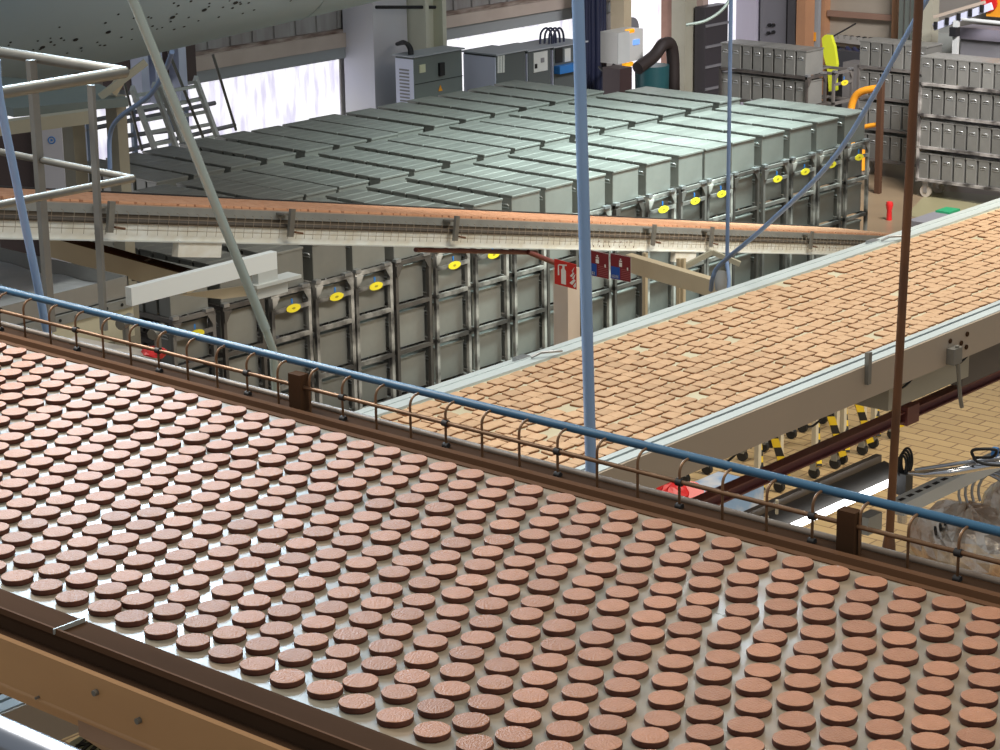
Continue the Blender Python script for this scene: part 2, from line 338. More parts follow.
def make_trolley(fm, plate, simple=False):
    t = thing('tin_trolley', 'trolley', 'trolley')
    W, L = TW/2, TL/2
    def post(sx, sy):
        return MB().box(sx*W-(.028 if sx > 0 else 0), sx*W+(.028 if sx < 0 else 0), sy*L-(.028 if sy > 0 else 0), sy*L+(.028 if sy < 0 else 0), .17, TZ[3]).build('post', fm, t)
    for sx in (-1,1):
        for sy in (-1,1): post(sx, sy)
    if simple:
        f = MB()
        for z in TZ:
            for sx in (-1,1): f.box(min(sx*W,sx*(W-.025)),max(sx*W,sx*(W-.025)),-L,L,z-.035,z)
        f.build('side_rails', fm, t); return t
    for z in TZ:
        f = MB()
        for sx in (-1,1): f.box(min(sx*W,sx*(W-.025)),max(sx*W,sx*(W-.025)),-L,L,z-.03,z)
        for sy in (-1,1): f.box(-W,W,min(sy*L,sy*(L-.025)),max(sy*L,sy*(L-.025)),z-.03,z)
        for y in (-.3,0,.3): f.box(-W,W,y-.02,y+.02,z-.012,z-.002)
        f.build('shelf_frame', fm, t)
    for sx in (-1,1):
        g = MB(); g.slab([(sx*W,-L-.002,TZ[3]-.03),(sx*(W-.07),-L-.002,TZ[3]-.03),(sx*(W-.02),-L-.002,TZ[3]-.11),(sx*W,-L-.002,TZ[3]-.11)],.012)
        g.build('gusset', fm, t)
    if plate:
        MB().box(-W+.02,W-.02,-L-.002,-L+.012,1.085,1.115).build('plate_bar', fm, t)
        pl = MB(); pl.disc((0.01,-L-.004,1.10),(0,-1,0),.029,.006,20,sx=2.3); o = pl.build('number_plate', yellow_m, t); o['label'] = 'oval yellow plate'
        MB().disc((0.01,-L-.0105,1.10),(0,-1,0),.008,.001,12,sx=2.0).build('engraving', mat('plate_mark'+str(R()),(.35,.28,.02),.6), o)
        MB().box(-.006,.006,-L-.006,-L,1.135,1.17).build('latch', blue_m, t)
    MB().box(-W,-W+.05,-L-.012,-L+.028,TZ[3]-.005,TZ[3]+.02).build('stacking_bracket', bracket_m, t); MB().box(W-.09,W-.02,-L-.012,-L+.028,TZ[3]-.005,TZ[3]+.016).build('stacking_bracket', bracket_m, t)
    for sx in (-1,1):
        for sy in (-1,1):
            x, y = sx*(W-.06), sy*(L-.1)
            c_ = MB().box(x-.02,x+.02,y-.035,y+.035,.12,.18).box(x-.024,x-.018,y-.02,y+.02,.05,.14).box(x+.018,x+.024,y-.02,y+.02,.05,.14).build('caster_fork', bracket_m, t)
            MB().disc((x-.016,y,.065),(1,0,0),.065,.032,18).build('wheel', wheel_m, c_)
    return t
tin0 = make_tin()
tr_pale = make_trolley(frame_pale, True); tr_dark = make_trolley(frame_dark, False); tr_grey = make_trolley(frame_grey, True); tr_simple = make_trolley(frame_dark, False, True)
protos = [tin0, tr_pale, tr_dark, tr_grey, tr_simple]
b1x = [9.303,9.747,10.184,10.60,10.995,11.401,11.82,12.255,12.695,13.08,13.49,13.911,14.335,14.773,15.14,15.506,15.94,16.357,16.771,17.212]
kinds = 'gdpppdpppdpdpgpdgppp'
N1 = len(b1x)
SEL = {'g':tr_grey,'d':tr_dark,'p':tr_pale}
LOOK = {'g':'grey-painted trolley with a yellow oval plate','d':'dark steel trolley without a yellow plate','p':'worn pale-posted trolley with a yellow oval plate'}
def put_tins(x, yc, rz, zs, idx, lab, grp, lvls):
    pass
ntin = 0
Y1 = 11.53
for i, x0 in enumerate(b1x):
    j = N1-1-i; L = min(b1x[i+1]-x0-.02 if i+1 < N1 else .375, .375)
    cx = x0+TW/2; cy = Y1+TL/2; k = kinds[i]
    gap = (b1x[i+1]-x0) if i+1 < N1 else .4
    dup(SEL[k], AF(x0+min(gap-.012,TW)/2, cy, 0), AR, '%s, %s from the right in the front row' % (LOOK[k], ORD[j]), 'tin trolleys in the front row of the big block', (min(1,(gap-.012)/TW),1,1))
    cx = x0+min(gap-.012,TW)/2
    for n in range(8):
        p = AF(cx+(R()-.5)*.012, Y1+.03+.145*(n+.5), TZ[3]+.002)
        dup(tin0, p, AR+(R()-.5)*.015, 'grey tin, %s from the front, on top of front-row trolley %s from the right' % (ORD[n], ORD[j]), 'tins on top of the front row of trolleys'); ntin += 1
    for lv in range(3):
        p = AF(cx+(R()-.5)*.012, Y1+.05+.145*.5, TZ[lv]+.002)
        dup(tin0, p, AR, 'grey tin fronting the %s shelf of the front-row trolley %s from the right' % (['bottom','middle','upper'][lv], ORD[j]), 'tins on the lower shelves of the front row'); ntin += 1
# banks two and three
stuff = MB()
def bank(xs, y0, name):
    global stuff
    for i, x in enumerate(xs):
        dy = (R()-.5)*.05
        gp = min(xs[i+1]-x if i+1 < len(xs) else 1, x-xs[i-1] if i else 1)
        dup(tr_simple, AF(x, y0+dy+TL/2, 0), AR, 'dark steel trolley, %s from the right in the %s row' % (ORD[len(xs)-1-i], name), 'tin trolleys in the %s row of the big block' % name, (min(1,(gp-.012)/TW),1,1))
        for n in range(8):
            c = AF(x+(R()-.5)*.012, y0+dy+.03+.145*(n+.5), TZ[3]+.002); m4 = Matrix.Translation(c) @ Matrix.Rotation(AR+(R()-.5)*.015, 4, 'Z')
            t = tin_mesh(MB()); t.v = [m4 @ v for v in t.v]; stuff.add(t.v, t.f)
b2x = [9.5+.42*k+(R()-.5)*.02 for k in range(0)]
b2x = sorted([9.49,9.92,10.34,10.76,11.2,11.60,11.94,12.30,12.74,13.17,13.60,13.98,14.37,14.79,15.17,15.59,16.0,16.42,16.85,17.27])
b3x = [11.53,11.91,12.31,12.75,13.18,13.55,13.94,14.30,14.73,15.15,15.57,15.98,16.39,16.80]
bank(b2x, 12.85, 'middle'); bank(b3x, 14.16, 'back')
o = stuff.build('baking_tin', tin_m, root_loc=(13,13.5,0))
tag(o, 'hundreds of grey steel tins covering the middle and back rows of trolleys', 'tins', kind='stuff')
# free-standing racks at the right
def rack(cx, yfront, lvls, nm, kind, skip=(), fr=lambda x,y,z: Vector((x,y,z)), a0=0):
    cy = yfront+TL/2
    dup(SEL[kind], fr(cx, cy, 0), a0, nm[0], None)
    for lv in lvls:
        z = (TZ[lv] if lv < 4 else 0)
        for n in range(8):
            if n in skip: continue
            p = fr(cx+(R()-.5)*.01, yfront+.03+.145*(n+.5), z+.002)
            dup(tin0, p, a0+(R()-.5)*.01, 'grey tin, %s from the left, %s level, %s' % (ORD[7-n], ['bottom','second','third','top'][lv], nm[1]), 'tins on the %s' % nm[1])
rack(21.17, 11.33, (0,1,2,3), ('tin trolley parked on open floor nearest the right edge of the photo', 'trolley at the right edge'), 'p')
rack(20.47, 14.12, (2,3), ('dark-framed tin trolley standing behind the right end of the big block', 'trolley behind the big block'), 'd', fr=AF, a0=AR)
rack(21.80, 12.50, (0,1,2,3), ('tin trolley standing in shade behind the brown hanging pipe', 'trolley behind the brown pipe'), 'g', skip=(0,1))
e = dup(tr_grey, AF(20.90,14.66,0), AR, 'empty tin trolley frame under the yellow vest', None)
e2 = dup(tr_pale, Vector((21.30,10.05,0)), 0, 'pale-posted tin trolley partly outside the right edge of the photo', None)
for lv in range(4):
    for n in (6,7):
        dup(tin0, Vector((21.30, 10.05-TL/2+.03+.145*(n+.5), TZ[lv]+.002)), 0, 'grey tin, %s from the left, %s level, trolley cut by the right frame edge' % (ORD[7-n], ['bottom','second','third','top'][lv]), 'tins on the trolley cut by the frame')
def kill(r):
    for c in list(r.children):
        for g in list(c.children): bpy.data.objects.remove(g)
        bpy.data.objects.remove(c)
    bpy.data.objects.remove(r)
for p in protos: kill(p)

# ------------------------------------------------------------------ foreground conveyor
ZF = 3.37; BX0, BX1 = 2.612, 3.805; FY0, FY1 = 1.2, 6.6
fc = thing('cooling_conveyor', 'foreground conveyor with a pale belt, brown side rails and a blue guard tube', 'conveyor', (3.2, 3.5, 2.9))
MB().box(BX0, BX1, FY0, FY1, ZF-.012, ZF).build('belt', beltf_m, fc).location = Vector((0,0,0))
# belt texture uses object coordinates: shift them by parent's offset inside the shader
for nd in beltf_m.node_tree.nodes:
    if nd.bl_idname == 'ShaderNodeTexCoord':
        mp = beltf_m.node_tree.nodes.new('ShaderNodeVectorMath'); mp.operation = 'ADD'; mp.inputs[1].default_value = (3.2,3.5,2.9)
        ls = [(l.to_socket) for l in list(nd.outputs['Object'].links)]
        beltf_m.node_tree.links.new(nd.outputs['Object'], mp.inputs[0])
        for t in ls: beltf_m.node_tree.links.new(mp.outputs[0], t)
        break
fr = MB()
fr.sweep([(BX1-.004,ZF-.02),(BX1-.004,ZF+.003),(BX1+.010,ZF+.005)], FY0, FY1, 1)
fr.sweep([(BX1+.010,ZF+.005),(BX1+.014,ZF-.004),(BX1+.026,ZF-.004)], FY0, FY1, 0)
fr.sweep([(BX1+.026,ZF-.004),(BX1+.030,ZF+.012),(BX1+.050,ZF+.012)], FY0, FY1, 1)
fr.sweep([(BX1+.050,ZF+.012),(BX1+.054,ZF-.006),(BX1+.125,ZF-.002),(BX1+.125,ZF-.13),(BX1-.004,ZF-.13)], FY0, FY1, 0)
far_rail = fr.build('far_side_rail', [brown_d, brown_l], fc)
RX = 3.895
MB().tube([(BX1+.13,FY0,ZF+.0),(BX1+.13,FY1,ZF+.0)], .009).build('rail_bead', mat('dirty_bead',(.24,.20,.16),.5,.3,c2=(.16,.12,.09),scale=10), far_rail)
hy = [5.391-.1185*k for k in range(-10, 31)]
for k, y in enumerate(hy):
    h = MB()
    h.tube([(RX,y,ZF-.005),(RX,y,ZF+.078)]+arc((RX+.026,y,ZF+.078),(-1,0,0),(0,0,1),.026,0,math.pi/2,6)[1:]+[(RX+.042,y,ZF+.106)], .0034, 7)
    ho = h.build('guard_hoop', bronze_m, fc)
    if k % 3 == 1:
        MB().disc((RX,y-.008,ZF+.058),(0,1,0),.009,.016,10).build('clamp', black_m, ho)
        MB().disc((RX,y-.008,ZF+.0),(0,1,0),.008,.016,10).build('clamp', black_m, ho)
MB().tube([(RX,FY0,ZF+.060),(RX,FY1,ZF+.057)], .0058, 8).build('guard_rod', bronze_m, fc)
MB().tube([(RX+.042,FY0,ZF+.107),(RX+.042,FY1,ZF+.107)], .0105, 14).build('blue_guard_tube', bluetube_m, fc)['label'] = 'blue tube running along the top of the guard'
for y in (4.13, 2.455):
    MB().box(RX-.014,RX+.016,y-.022,y+.022,ZF-.01,ZF+.092).build('guard_post', brown_d, fc)
# near side
nr = MB()
nr.sweep([(BX0,ZF-.02),(BX0,ZF+.004),(BX0-.012,ZF+.008),(BX0-.075,ZF+.008)], FY0, FY1, 0)
nr.sweep([(BX0-.075,ZF+.008),(BX0-.078,ZF+.016),(BX0-.083,ZF+.016),(BX0-.085,ZF+.004)], FY0, FY1, 1)
nr.sweep([(BX0-.085,ZF+.004),(BX0-.080,ZF-.004),(BX0-.082,ZF-.028),(BX0-.10,ZF-.030)], FY0, FY1, 0)
near_rail = nr.build('near_side_rail', [brown_d, brown_l], fc)
for yy in (3.40,):
    MB().box(BX0-.088,BX0-.01,yy-.0015,yy+.0015,ZF+.006,ZF+.0175).build('rail_joint', galv_m, near_rail)
sb = MB(); sb.sweep([(BX0-.10,ZF-.030),(BX0-.105,ZF-.036),(BX0-.105,ZF-.135),(BX0-.108,ZF-.139),(BX0-.108,ZF-.144)], FY0, FY1, 0)
beam = sb.build('side_beam', beam_o, fc)
lb = MB(); lb.sweep([(BX0-.108,ZF-.144),(BX0-.098,ZF-.147),(BX0-.098,ZF-.185),(BX0-.02,ZF-.26),(BX0+.0,ZF-.40)], FY0, 3.33, 0)
lb.build('lower_panel', mat('brown_under_panel',(.42,.25,.15),.5,.0,c2=(.33,.19,.11),scale=3), fc)
lb2 = MB(); lb2.sweep([(BX0-.108,ZF-.144),(BX0-.098,ZF-.147),(BX0-.098,ZF-.165)], 3.33, FY1, 0); lb2.build('lower_lip', beam_o, fc)
for px, py in ((97,692),(140,720),(39,697)):
    p = U(px, py, x=BX0-.105)
    s_ = .0065 if py > 690 and px > 50 else .003
    MB().disc((BX0-.105,p.y,p.z),(-1,0,0),s_,.009,8).build('bolt', stain_m, beam)
for y in (-.0,):
    MB().box(BX0+.02,BX1-.02,FY0,FY1,ZF-.13,ZF-.10).build('belt_bed', brown_d, fc)
for y in (1.5, 3.2, 4.5, 6.4):
    for x in (BX0+.03, BX1+.02): MB().box(x-.03,x+.03,y-.03,y+.03,0,ZF-.10).build('leg', frame_dark, fc)

# round biscuits on it
def lumpy(r, h, n=22, seed=0, wob=.02):
    rg = random.Random(seed); ph = [rg.random()*6.28 for _ in range(4)]
    rr = [r*(1+wob*(math.sin(2*t+ph[0])*.6+math.sin(3*t+ph[1])*.5+math.sin(7*t+ph[2])*.35+math.sin(11*t+ph[3])*.3)) for t in (2*math.pi*k/n for k in range(n))]
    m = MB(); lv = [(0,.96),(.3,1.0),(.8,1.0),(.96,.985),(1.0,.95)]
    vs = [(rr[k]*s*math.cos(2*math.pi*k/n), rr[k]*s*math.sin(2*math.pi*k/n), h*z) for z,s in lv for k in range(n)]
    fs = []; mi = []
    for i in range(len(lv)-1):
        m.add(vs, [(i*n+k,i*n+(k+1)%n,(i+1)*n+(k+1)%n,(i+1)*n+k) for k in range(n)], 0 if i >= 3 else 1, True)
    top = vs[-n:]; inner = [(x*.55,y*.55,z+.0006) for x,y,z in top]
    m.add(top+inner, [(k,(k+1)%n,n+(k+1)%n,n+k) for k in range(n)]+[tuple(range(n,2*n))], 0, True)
    return m
cmesh = []
for s in range(6):
    o = lumpy(.0335, .0125, seed=s).build('round_biscuit', [cook_top, cook_side], root_loc=(0,0,0)); cmesh.append(o.data); bpy.data.objects.remove(o)
lanes = [(3.747-.0718*k) for k in range(16)]
ph = {0:3.222%.0908, 1:3.187%.0908}
spots = []
acc = ph[1]
for k, x in enumerate(lanes):
    if k in ph: p0 = ph[k]
    else: acc = (acc-.040-(R()-.5)*.022) % .0908; p0 = acc
    drift = 0
    y = 1.3+p0-(1.3 % .0908)
    while y < 6.4:
        drift = max(-.012, min(.012, drift+(R()-.5)*.006))
        spots.append((x+(R()-.5)*(.004 if k < 1 else .010), y+drift+(R()-.5)*.006, k)); y += .0908
    
def seen(p, mrg=25):
    q = M.inverted() @ Vector(p)
    px = 500+F*q.x/-q.z; py = PY-F*q.y/-q.z
    return -mrg < px < 1000+mrg and -mrg < py < 750+mrg, px, py, -q.z
vis = []; rest = []
for s in spots:
    k_, px, py, d = seen((s[0],s[1],ZF)); 
    (vis if k_ and 0 <= px <= 1000 and py < 750 else rest).append((d, s))
vis.sort(key=lambda t: t[0])
LN = ['lane against the far side rail']+['%s lane from the far side rail' % ORD[k] for k in range(1,15)]+['lane against the near side rail']
for d, (x, y, k) in vis[:299]:
    o = bpy.data.objects.new('round_biscuit', random.choice(cmesh)); col.objects.link(o); o.location = (x, y, ZF+.0006); o.rotation_euler = (0,0,R()*6.28)
    tag(o, 'round cocoa-brown biscuit on the foreground belt, in the %s' % LN[k], 'biscuit', 'round cocoa biscuits on the foreground belt')
stf = MB()
for d, (x, y, k) in vis[299:]+rest:
    me = random.choice(cmesh); a_ = R()*6.28; ca, sa = math.cos(a_), math.sin(a_)
    vs = [(v.co.x*ca-v.co.y*sa+x, v.co.x*sa+v.co.y*ca+y, v.co.z+ZF+.0006) for v in me.vertices]
    n0 = len(stf.v); stf.v += [Vector(v) for v in vs]
    for p in me.polygons: stf.f.append(tuple(i+n0 for i in p.vertices)); stf.mi.append(p.material_index); stf.sm.append(p.use_smooth)
tag(stf.build('round_biscuit', [cook_top, cook_side], root_loc=(3.2,4,ZF)), 'many round cocoa biscuits covering the distant upper-left stretch of the foreground belt', 'biscuits', kind='stuff')

# ------------------------------------------------------------------ middle conveyor
ZM = 2.5; MY0, MY1 = 4.875, 5.87; MX0, MX1 = 2.2, 13.5
mc = thing('conveyor', 'wide conveyor with white rails carrying golden rectangular biscuits away to the right', 'conveyor', (8, 5.35, 0))
MB().box(MX0,MX1,MY0,MY1,ZM-.015,ZM).build('belt', beltm_m, mc)
f1 = MB().box(MX0,MX1,MY1,MY1+.055,ZM-.2,ZM+.012).box(MX0,MX1,MY1+.055,MY1+.12,ZM-.2,ZM+.004).box(MX0,MX1,MY1+.055,MY1+.062,ZM,ZM+.016)
f1.box(MX0,MX1,MY1+.12,MY1+.16,ZM-.2,ZM-.02,1)
frl = f1.build('far_rail', [wht2_m, galv_m], mc)
f2 = MB().box(MX0,MX1,MY0-.028,MY0,ZM-.1,ZM+.012).box(MX0,MX1,MY0-.082,MY0-.036,ZM-.1,ZM+.008)
f2.box(MX0,MX1,MY0-.036,MY0-.028,ZM-.1,ZM+.001,1)
nrl = f2.build('near_rail', [wht2_m, black_m], mc)
panel_m = mat('beige_side_panel',(0.40,0.33,0.25),.45,.1,c2=(.45,.36,.27),scale=1.5)
sp = MB().box(MX0,MX1,MY0-.092,MY0-.080,ZM-.140,ZM+.004).build('side_panel', panel_m, mc)
sp['label'] = 'beige side panel'
for px, py, w_, h_ in ((868,370,.012,.095),):
    p = U(px, py, y=MY0-.10); MB().box(p.x-w_,p.x+w_,MY0-.11,MY0-.09,p.z-.06,p.z+.075).build('hinge_plate', dull_st, sp)
p = U(952,355,y=MY0-.10)
MB().box(p.x-.035,p.x+.035,MY0-.13,MY0-.09,p.z-.035,p.z+.035).build('junction_box', dull_st, sp)
p = U(957,350,y=MY0-.12); q = U(960,395,y=MY0-.12)
MB().tube(smooth([p+Vector((0,0,.02)),(p+q)/2,q,q+Vector((.02,0,-.06))]),.009).build('drop_pipe', dull_st, sp)
for px,py in ((950,341),(961,343),(967,334),(960,351),(966,347)):
    p = U(px,py,y=MY0-.093); MB().disc((p.x,MY0-.092,p.z),(0,-1,0),.011,.006,10).build('bolt', brown_d, sp)
for px,py in ((645,319),(1010,0)):
    if px > 900: break
for X in (6.9, 9.6):
    c_ = MB().tube([(X,MY1+.04,ZM+.02),(X+.04,MY1+.02,ZM+.035),(X+.13,MY1-.02,ZM+.03)],.006,6); c_.box(X-.05,X+.02,MY1+.06,MY1+.1,ZM,ZM+.02); c_.build('rail_clip', bracket_m, frl)
for X in (3.2, 5.2, 13.2):
    for y in (MY0+.10, MY1+.02): MB().box(X-.03,X+.03,y-.03,y+.03,0,ZM-.18).build('leg', white_m, mc)
    MB().box(X-.03,X+.03,MY0-.06,MY1+.1,ZM-.26,ZM-.20).build('cross_member', frame_dark, mc)
for y,z in ((MY0+.01,ZM-.165),(MY0+.05,ZM-.185)): MB().tube([(MX0,y,z),(MX1,y,z)],.006,8).build('cable_run', mat('dim_cable',(.09,.075,.06),.6), mc)
for k in range(13):
    X = 5.4+k*.62+.2*R(); MB().tube(smooth([(X,MY0,ZM-.14),(X+.03,MY0-.01,ZM-.20),(X+.16,MY0+.02,ZM-.21),(X+.3,MY0+.03,ZM-.16)],3),.005,5).build('cable_loop', black_m, mc)
MB().box(8.05,8.72,MY0+.02,MY1,ZM-.30,ZM-.13).build('drip_pan', mat('pale_pan',(.42,.39,.30),.5,c2=(.34,.31,.24),scale=2), mc)
MB().box(8.74,13.3,MY0+.06,MY1,ZM-.36,ZM-.13).build('motor_housing', mat('dim_housing',(.13,.11,.09),.6), mc)
MB().box(7.3,7.95,MY0+.1,MY1,ZM-.24,ZM-.19).build('cross_member', maroon_m, mc)

def biscuit_mesh(seed):
    rg = random.Random(seed); a, b, h = .0345, .0322, .009
    m = MB(); n = 7; pts = []
    cs = [(-a,-b),(a,-b),(a,b),(-a,b)]
    for i in range(4):
        x0,y0 = cs[i]; x1,y1 = cs[(i+1)%4]
        for k in range(n):
            t = k/n; x = x0+(x1-x0)*t; y = y0+(y1-y0)*t
            c = 1-.06*(abs(math.sin(math.pi*t*3)))
            if k == 0: c = .90
            pts.append((x*c,y*c))
    N = len(pts)
    vs = [(x,y,0) for x,y in pts]+[(x,y,h*.7) for x,y in pts]+[(x*.95,y*.95,h) for x,y in pts]
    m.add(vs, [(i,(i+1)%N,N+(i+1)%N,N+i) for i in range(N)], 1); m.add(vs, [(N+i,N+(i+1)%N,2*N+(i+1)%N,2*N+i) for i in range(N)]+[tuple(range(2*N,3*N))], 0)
    return m
rmesh = []
for s in range(3):
    o = biscuit_mesh(s).build('rectangular_biscuit', [rect_top, rect_side], root_loc=(0,0,0)); rmesh.append(o.data); bpy.data.objects.remove(o)
rs = []
for k in range(13):
    y = 5.818-.0744*k; x = 3.4+R()*.0744; wv = R()*6
    while x < 13.3:
        if R() > .012:
            rs.append((x+(R()-.5)*.016, y+(R()-.5)*.014+.004*math.sin(x*2+wv), (R()-.5)*.34, k))
        x += .0752 + .0015*math.sin(x*3+k)
vis = []; rest = []
for s in rs:
    k_, px, py, d = seen((s[0],s[1],ZM),4)
    # hidden below the foreground guard rail?
    guard = 353+.255*px-2
    if k_ and 0 < px < 1000 and py < guard+.0*px: vis.append((d, s))
    else: rest.append((d, s))
vis.sort(key=lambda t: t[0])
for d, (x, y, a_, k) in vis[:299]:
    o = bpy.data.objects.new('rectangular_biscuit', random.choice(rmesh)); col.objects.link(o); o.location = (x,y,ZM+.0005); o.rotation_euler = (0,0,a_)
    tag(o, 'golden rectangular biscuit on the white-railed belt, in the %s' % (('%s lane from the far white rail' % ORD[k]) if k < 12 else 'lane against the near white rail'), 'biscuit', 'golden rectangular biscuits on the white-railed belt')
stf = MB()
for d, (x, y, a_, k) in vis[299:]+rest:
    me = random.choice(rmesh); ca, sa = math.cos(a_), math.sin(a_); n0 = len(stf.v)
    stf.v += [Vector((v.co.x*ca-v.co.y*sa+x, v.co.x*sa+v.co.y*ca+y, v.co.z+ZM+.0005)) for v in me.vertices]
    for p in me.polygons: stf.f.append(tuple(i+n0 for i in p.vertices)); stf.mi.append(p.material_index); stf.sm.append(False)
rect_all = rect_top.copy(); rect_all.name = 'golden_biscuit_field'
tag(stf.build('rectangular_biscuit', [rect_all, rect_side], root_loc=(0,0,ZM)), 'countless golden rectangular biscuits filling the farther part of the white-railed belt', 'biscuits', kind='stuff')

# ------------------------------------------------------------------ inclined conveyor with the orange biscuits
A0 = U(0,199,d=9.6); A1 = U(905,236.5,d=19.6); dv = (A1-A0); A0 = A0-dv*.12; A1 = A1+dv*.02
hd = Vector((dv.x,dv.y,0)).normalized(); crs = Vector((-hd.y,hd.x,0)); upn = dv.normalized().cross(crs)*-1
if upn.z < 0: upn = -upn
ic = thing('inclined_conveyor', 'narrow sloping conveyor with a white wire-meshed side carrying orange biscuits past the trolleys', 'conveyor', tuple((A0+A1)/2-Vector((0,0,.3))))
dn = dv.normalized(); LEN = (A1-A0).length
def IC(s, c, h): return A0+dn*s+crs*c+upn*h
def icbox(m, s0, s1, c0, c1, h0, h1, mi=0):
    vs = [IC(s,c,h) for h in (h0,h1) for s,c in ((s0,c0),(s1,c0),(s1,c1),(s0,c1))]
    return m.add(vs, [(3,2,1,0),(4,5,6,7),(0,1,5,4),(1,2,6,5),(2,3,7,6),(3,0,4,7)], mi)
icbox(MB(),0,LEN,0,.74,-.012,0).build('belt', mat('pale_orange_belt',(.5,.32,.22),.6), ic)
icbox(MB(),0,LEN,.74,.78,-.1,.018).build('far_rail', beltd_m, ic)
m_ = MB(); icbox(m_,0,LEN,-.012,0,-.045,-.004)
m_.build('near_rail', galv_m, ic)
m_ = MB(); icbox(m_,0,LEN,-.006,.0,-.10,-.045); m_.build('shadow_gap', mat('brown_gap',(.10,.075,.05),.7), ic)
m_ = MB(); icbox(m_,0,LEN,-.03,.0,-.16,-.075)
sd = m_.build('side_channel', grime_white, ic)
m_ = MB(); icbox(m_,0,LEN,-.045,-.0,-.166,-.160); m_.build('bottom_flange', white_m, ic)
m_ = MB(); icbox(m_,0,LEN,.05,.33,-.17,-.06); m_.build('bed', brown_d, ic)
mesh = MB(); s = 0
while s < LEN:
    mesh.tube([IC(s,-.05,-.135),IC(s,-.052,-.035),IC(s,-.04,-.03)],.0013,4,cap=False); s += .075
for h in (-.112,-.085,-.06): mesh.tube([IC(0,-.05,h),IC(LEN,-.05,h)],.0013,4,cap=False)
mesh.build('wire_mesh_tray', mat('rusty_wire',(.33,.29,.22),.5,.2,c2=(.25,.17,.10),scale=9), sd)
cbs = MB()
for h,c in ((-.075,-.04),(-.068,-.03),(-.082,-.03)): cbs.tube([IC(0,c,h),IC(LEN,c,h)],.007,6)
cbs.build('cables', mat('dusty_cable',(.09,.075,.06),.7), sd)
def ic_s(px):
    lo, hi = 0, LEN
    for _ in range(30):
        m2 = (lo+hi)/2; q = M.inverted() @ IC(m2,-.05,-.08); p_ = 500+F*q.x/-q.z
        if p_ < px: lo = m2
        else: hi = m2
    return lo
for px in (107,288,453,651,709,809):
    s = ic_s(px); m_ = MB(); icbox(m_, s-.02, s+.02, -.075,-.06,-.125,.015); icbox(m_, s-.06,s+.03,-.06,-.01,-.02,-.01)
    b_ = m_.build('upright_bracket', dull_st, ic)
    MB().tube([IC(s+.02,-.08,-.10),IC(s+.09,-.08,-.105)],.006,6).build('pin', rust_m, b_)
for px in (206,690):
    s = ic_s(px); L_ = .28
    m_ = MB(); icbox(m_, s-.18, s+.16, -.035,-.0,-.235,-.155)
    g_ = m_.build('gusset_box', grime_white, ic)
# bolt holes punched in the side
hl = MB()
for px in (603,608,613,618,623,629,634,597,602,607,612,618,624,630,637, 810,815,820,826,832,838):
    s = ic_s(px); q = IC(s,-.031,-.11-.03*((px*7)%2)); hl.disc(q, -crs, .006, .001, 8)
hl.build('bolt_holes', rust_m, sd)
ob = MB(); s = .02
while s < LEN-.02:
    for c in (.03,.085,.14,.195,.25,.305,.36,.415,.47,.525,.58,.635,.69):
        ss = s+(R()-.5)*.02; cc = c+(R()-.5)*.01
        vs = [IC(ss+i, cc+j, h) for h in (.001,.012) for i,j in ((-.028,-.023),(.028,-.023),(.028,.023),(-.028,.023))]
        ob.add(vs, [(4,5,6,7),(0,1,5,4),(1,2,6,5),(2,3,7,6),(3,0,4,7)])
    s += .064
tag(ob.build('orange_biscuit', orange_b), 'closely packed small orange biscuits riding the sloping conveyor', 'biscuits', kind='stuff')
# maroon underside pipe
m_ = MB(); m_.tube([IC(ic_s(425),.0,-.185),IC(ic_s(545),.0,-.19)],.014); m_.tube([IC(ic_s(534),-.02,-.185), U(577,272,d=14.0)],.016)
m_.build('drain_pipe', maroon_m, ic)

# sign post with signs under it
sp0 = U(567,345,d=13.4); 
po = thing('sign_post', 'square pale post under the sloping conveyor behind the white rail', 'post', (sp0.x, sp0.y, 0))
tpz = U(567,268,d=13.35).z
MB().box(sp0.x-.055,sp0.x+.055,sp0.y-.055,sp0.y+.055,0,tpz+.02).build('shaft', mat('pinkish_post',(.78,.70,.62),.55,c2=(.66,.54,.42),scale=3), po)
MB().tube(smooth([(sp0.x+.09,sp0.y-.06,1.1),(sp0.x+.05,sp0.y-.07,.75),(sp0.x+.1,sp0.y-.07,.62),(sp0.x+.16,sp0.y-.06,.8),(sp0.x+.14,sp0.y-.04,1.15)]),.012).build('looped_cable', black_m, po)
def panel_frame(px, py, d, yaw):
    c = U(px, py, d=d); n = Vector((math.cos(yaw), math.sin(yaw), 0)); u = Vector((0,0,1)).cross(n)*1
    return c, n, u.normalized()
def sign(px0, py0, px1, py1, d0, d1, label, draw, back):
    # corner points along the top edge at two depths; the board hangs straight down
    a = U(px0, py0, d=d0); b = U(px1, py1, d=d1); u = (b-a); wd = u.length; u.normalize(); n = u.cross(Vector((0,0,1))).normalized()
    if n.dot(CAMP-a) < 0: n = -n
    return a, u, n, wd
def board(name, a, u, n, wd, ht, base_m, label, marks, cat='sign', group=None):
    t = thing(name, label, cat, tuple(a+u*wd/2-Vector((0,0,ht))), group)
    dz = Vector((0,0,-1))
    def P(x,y,o): return a+u*(x*wd)+dz*(y*ht)+n*o
    m = MB(); vs = [P(x,y,o) for o in (-.008,0) for x,y in ((0,0),(1,0),(1,1),(0,1))]
    m.add(vs, [(3,2,1,0),(4,5,6,7),(0,1,5,4),(1,2,6,5),(2,3,7,6),(3,0,4,7)]); m.build('board', base_m, t)
    for nm, mt_, polys in marks:
        g = MB()
        for k, pl in enumerate(polys):
            g.add([P(x,y,.0012) for x,y in pl], [tuple(range(len(pl)))])
        g.build(nm, mt_, t)
    return t
rc = lambda x0,y0,x1,y1: [(x0,y0),(x1,y0),(x1,y1),(x0,y1)]
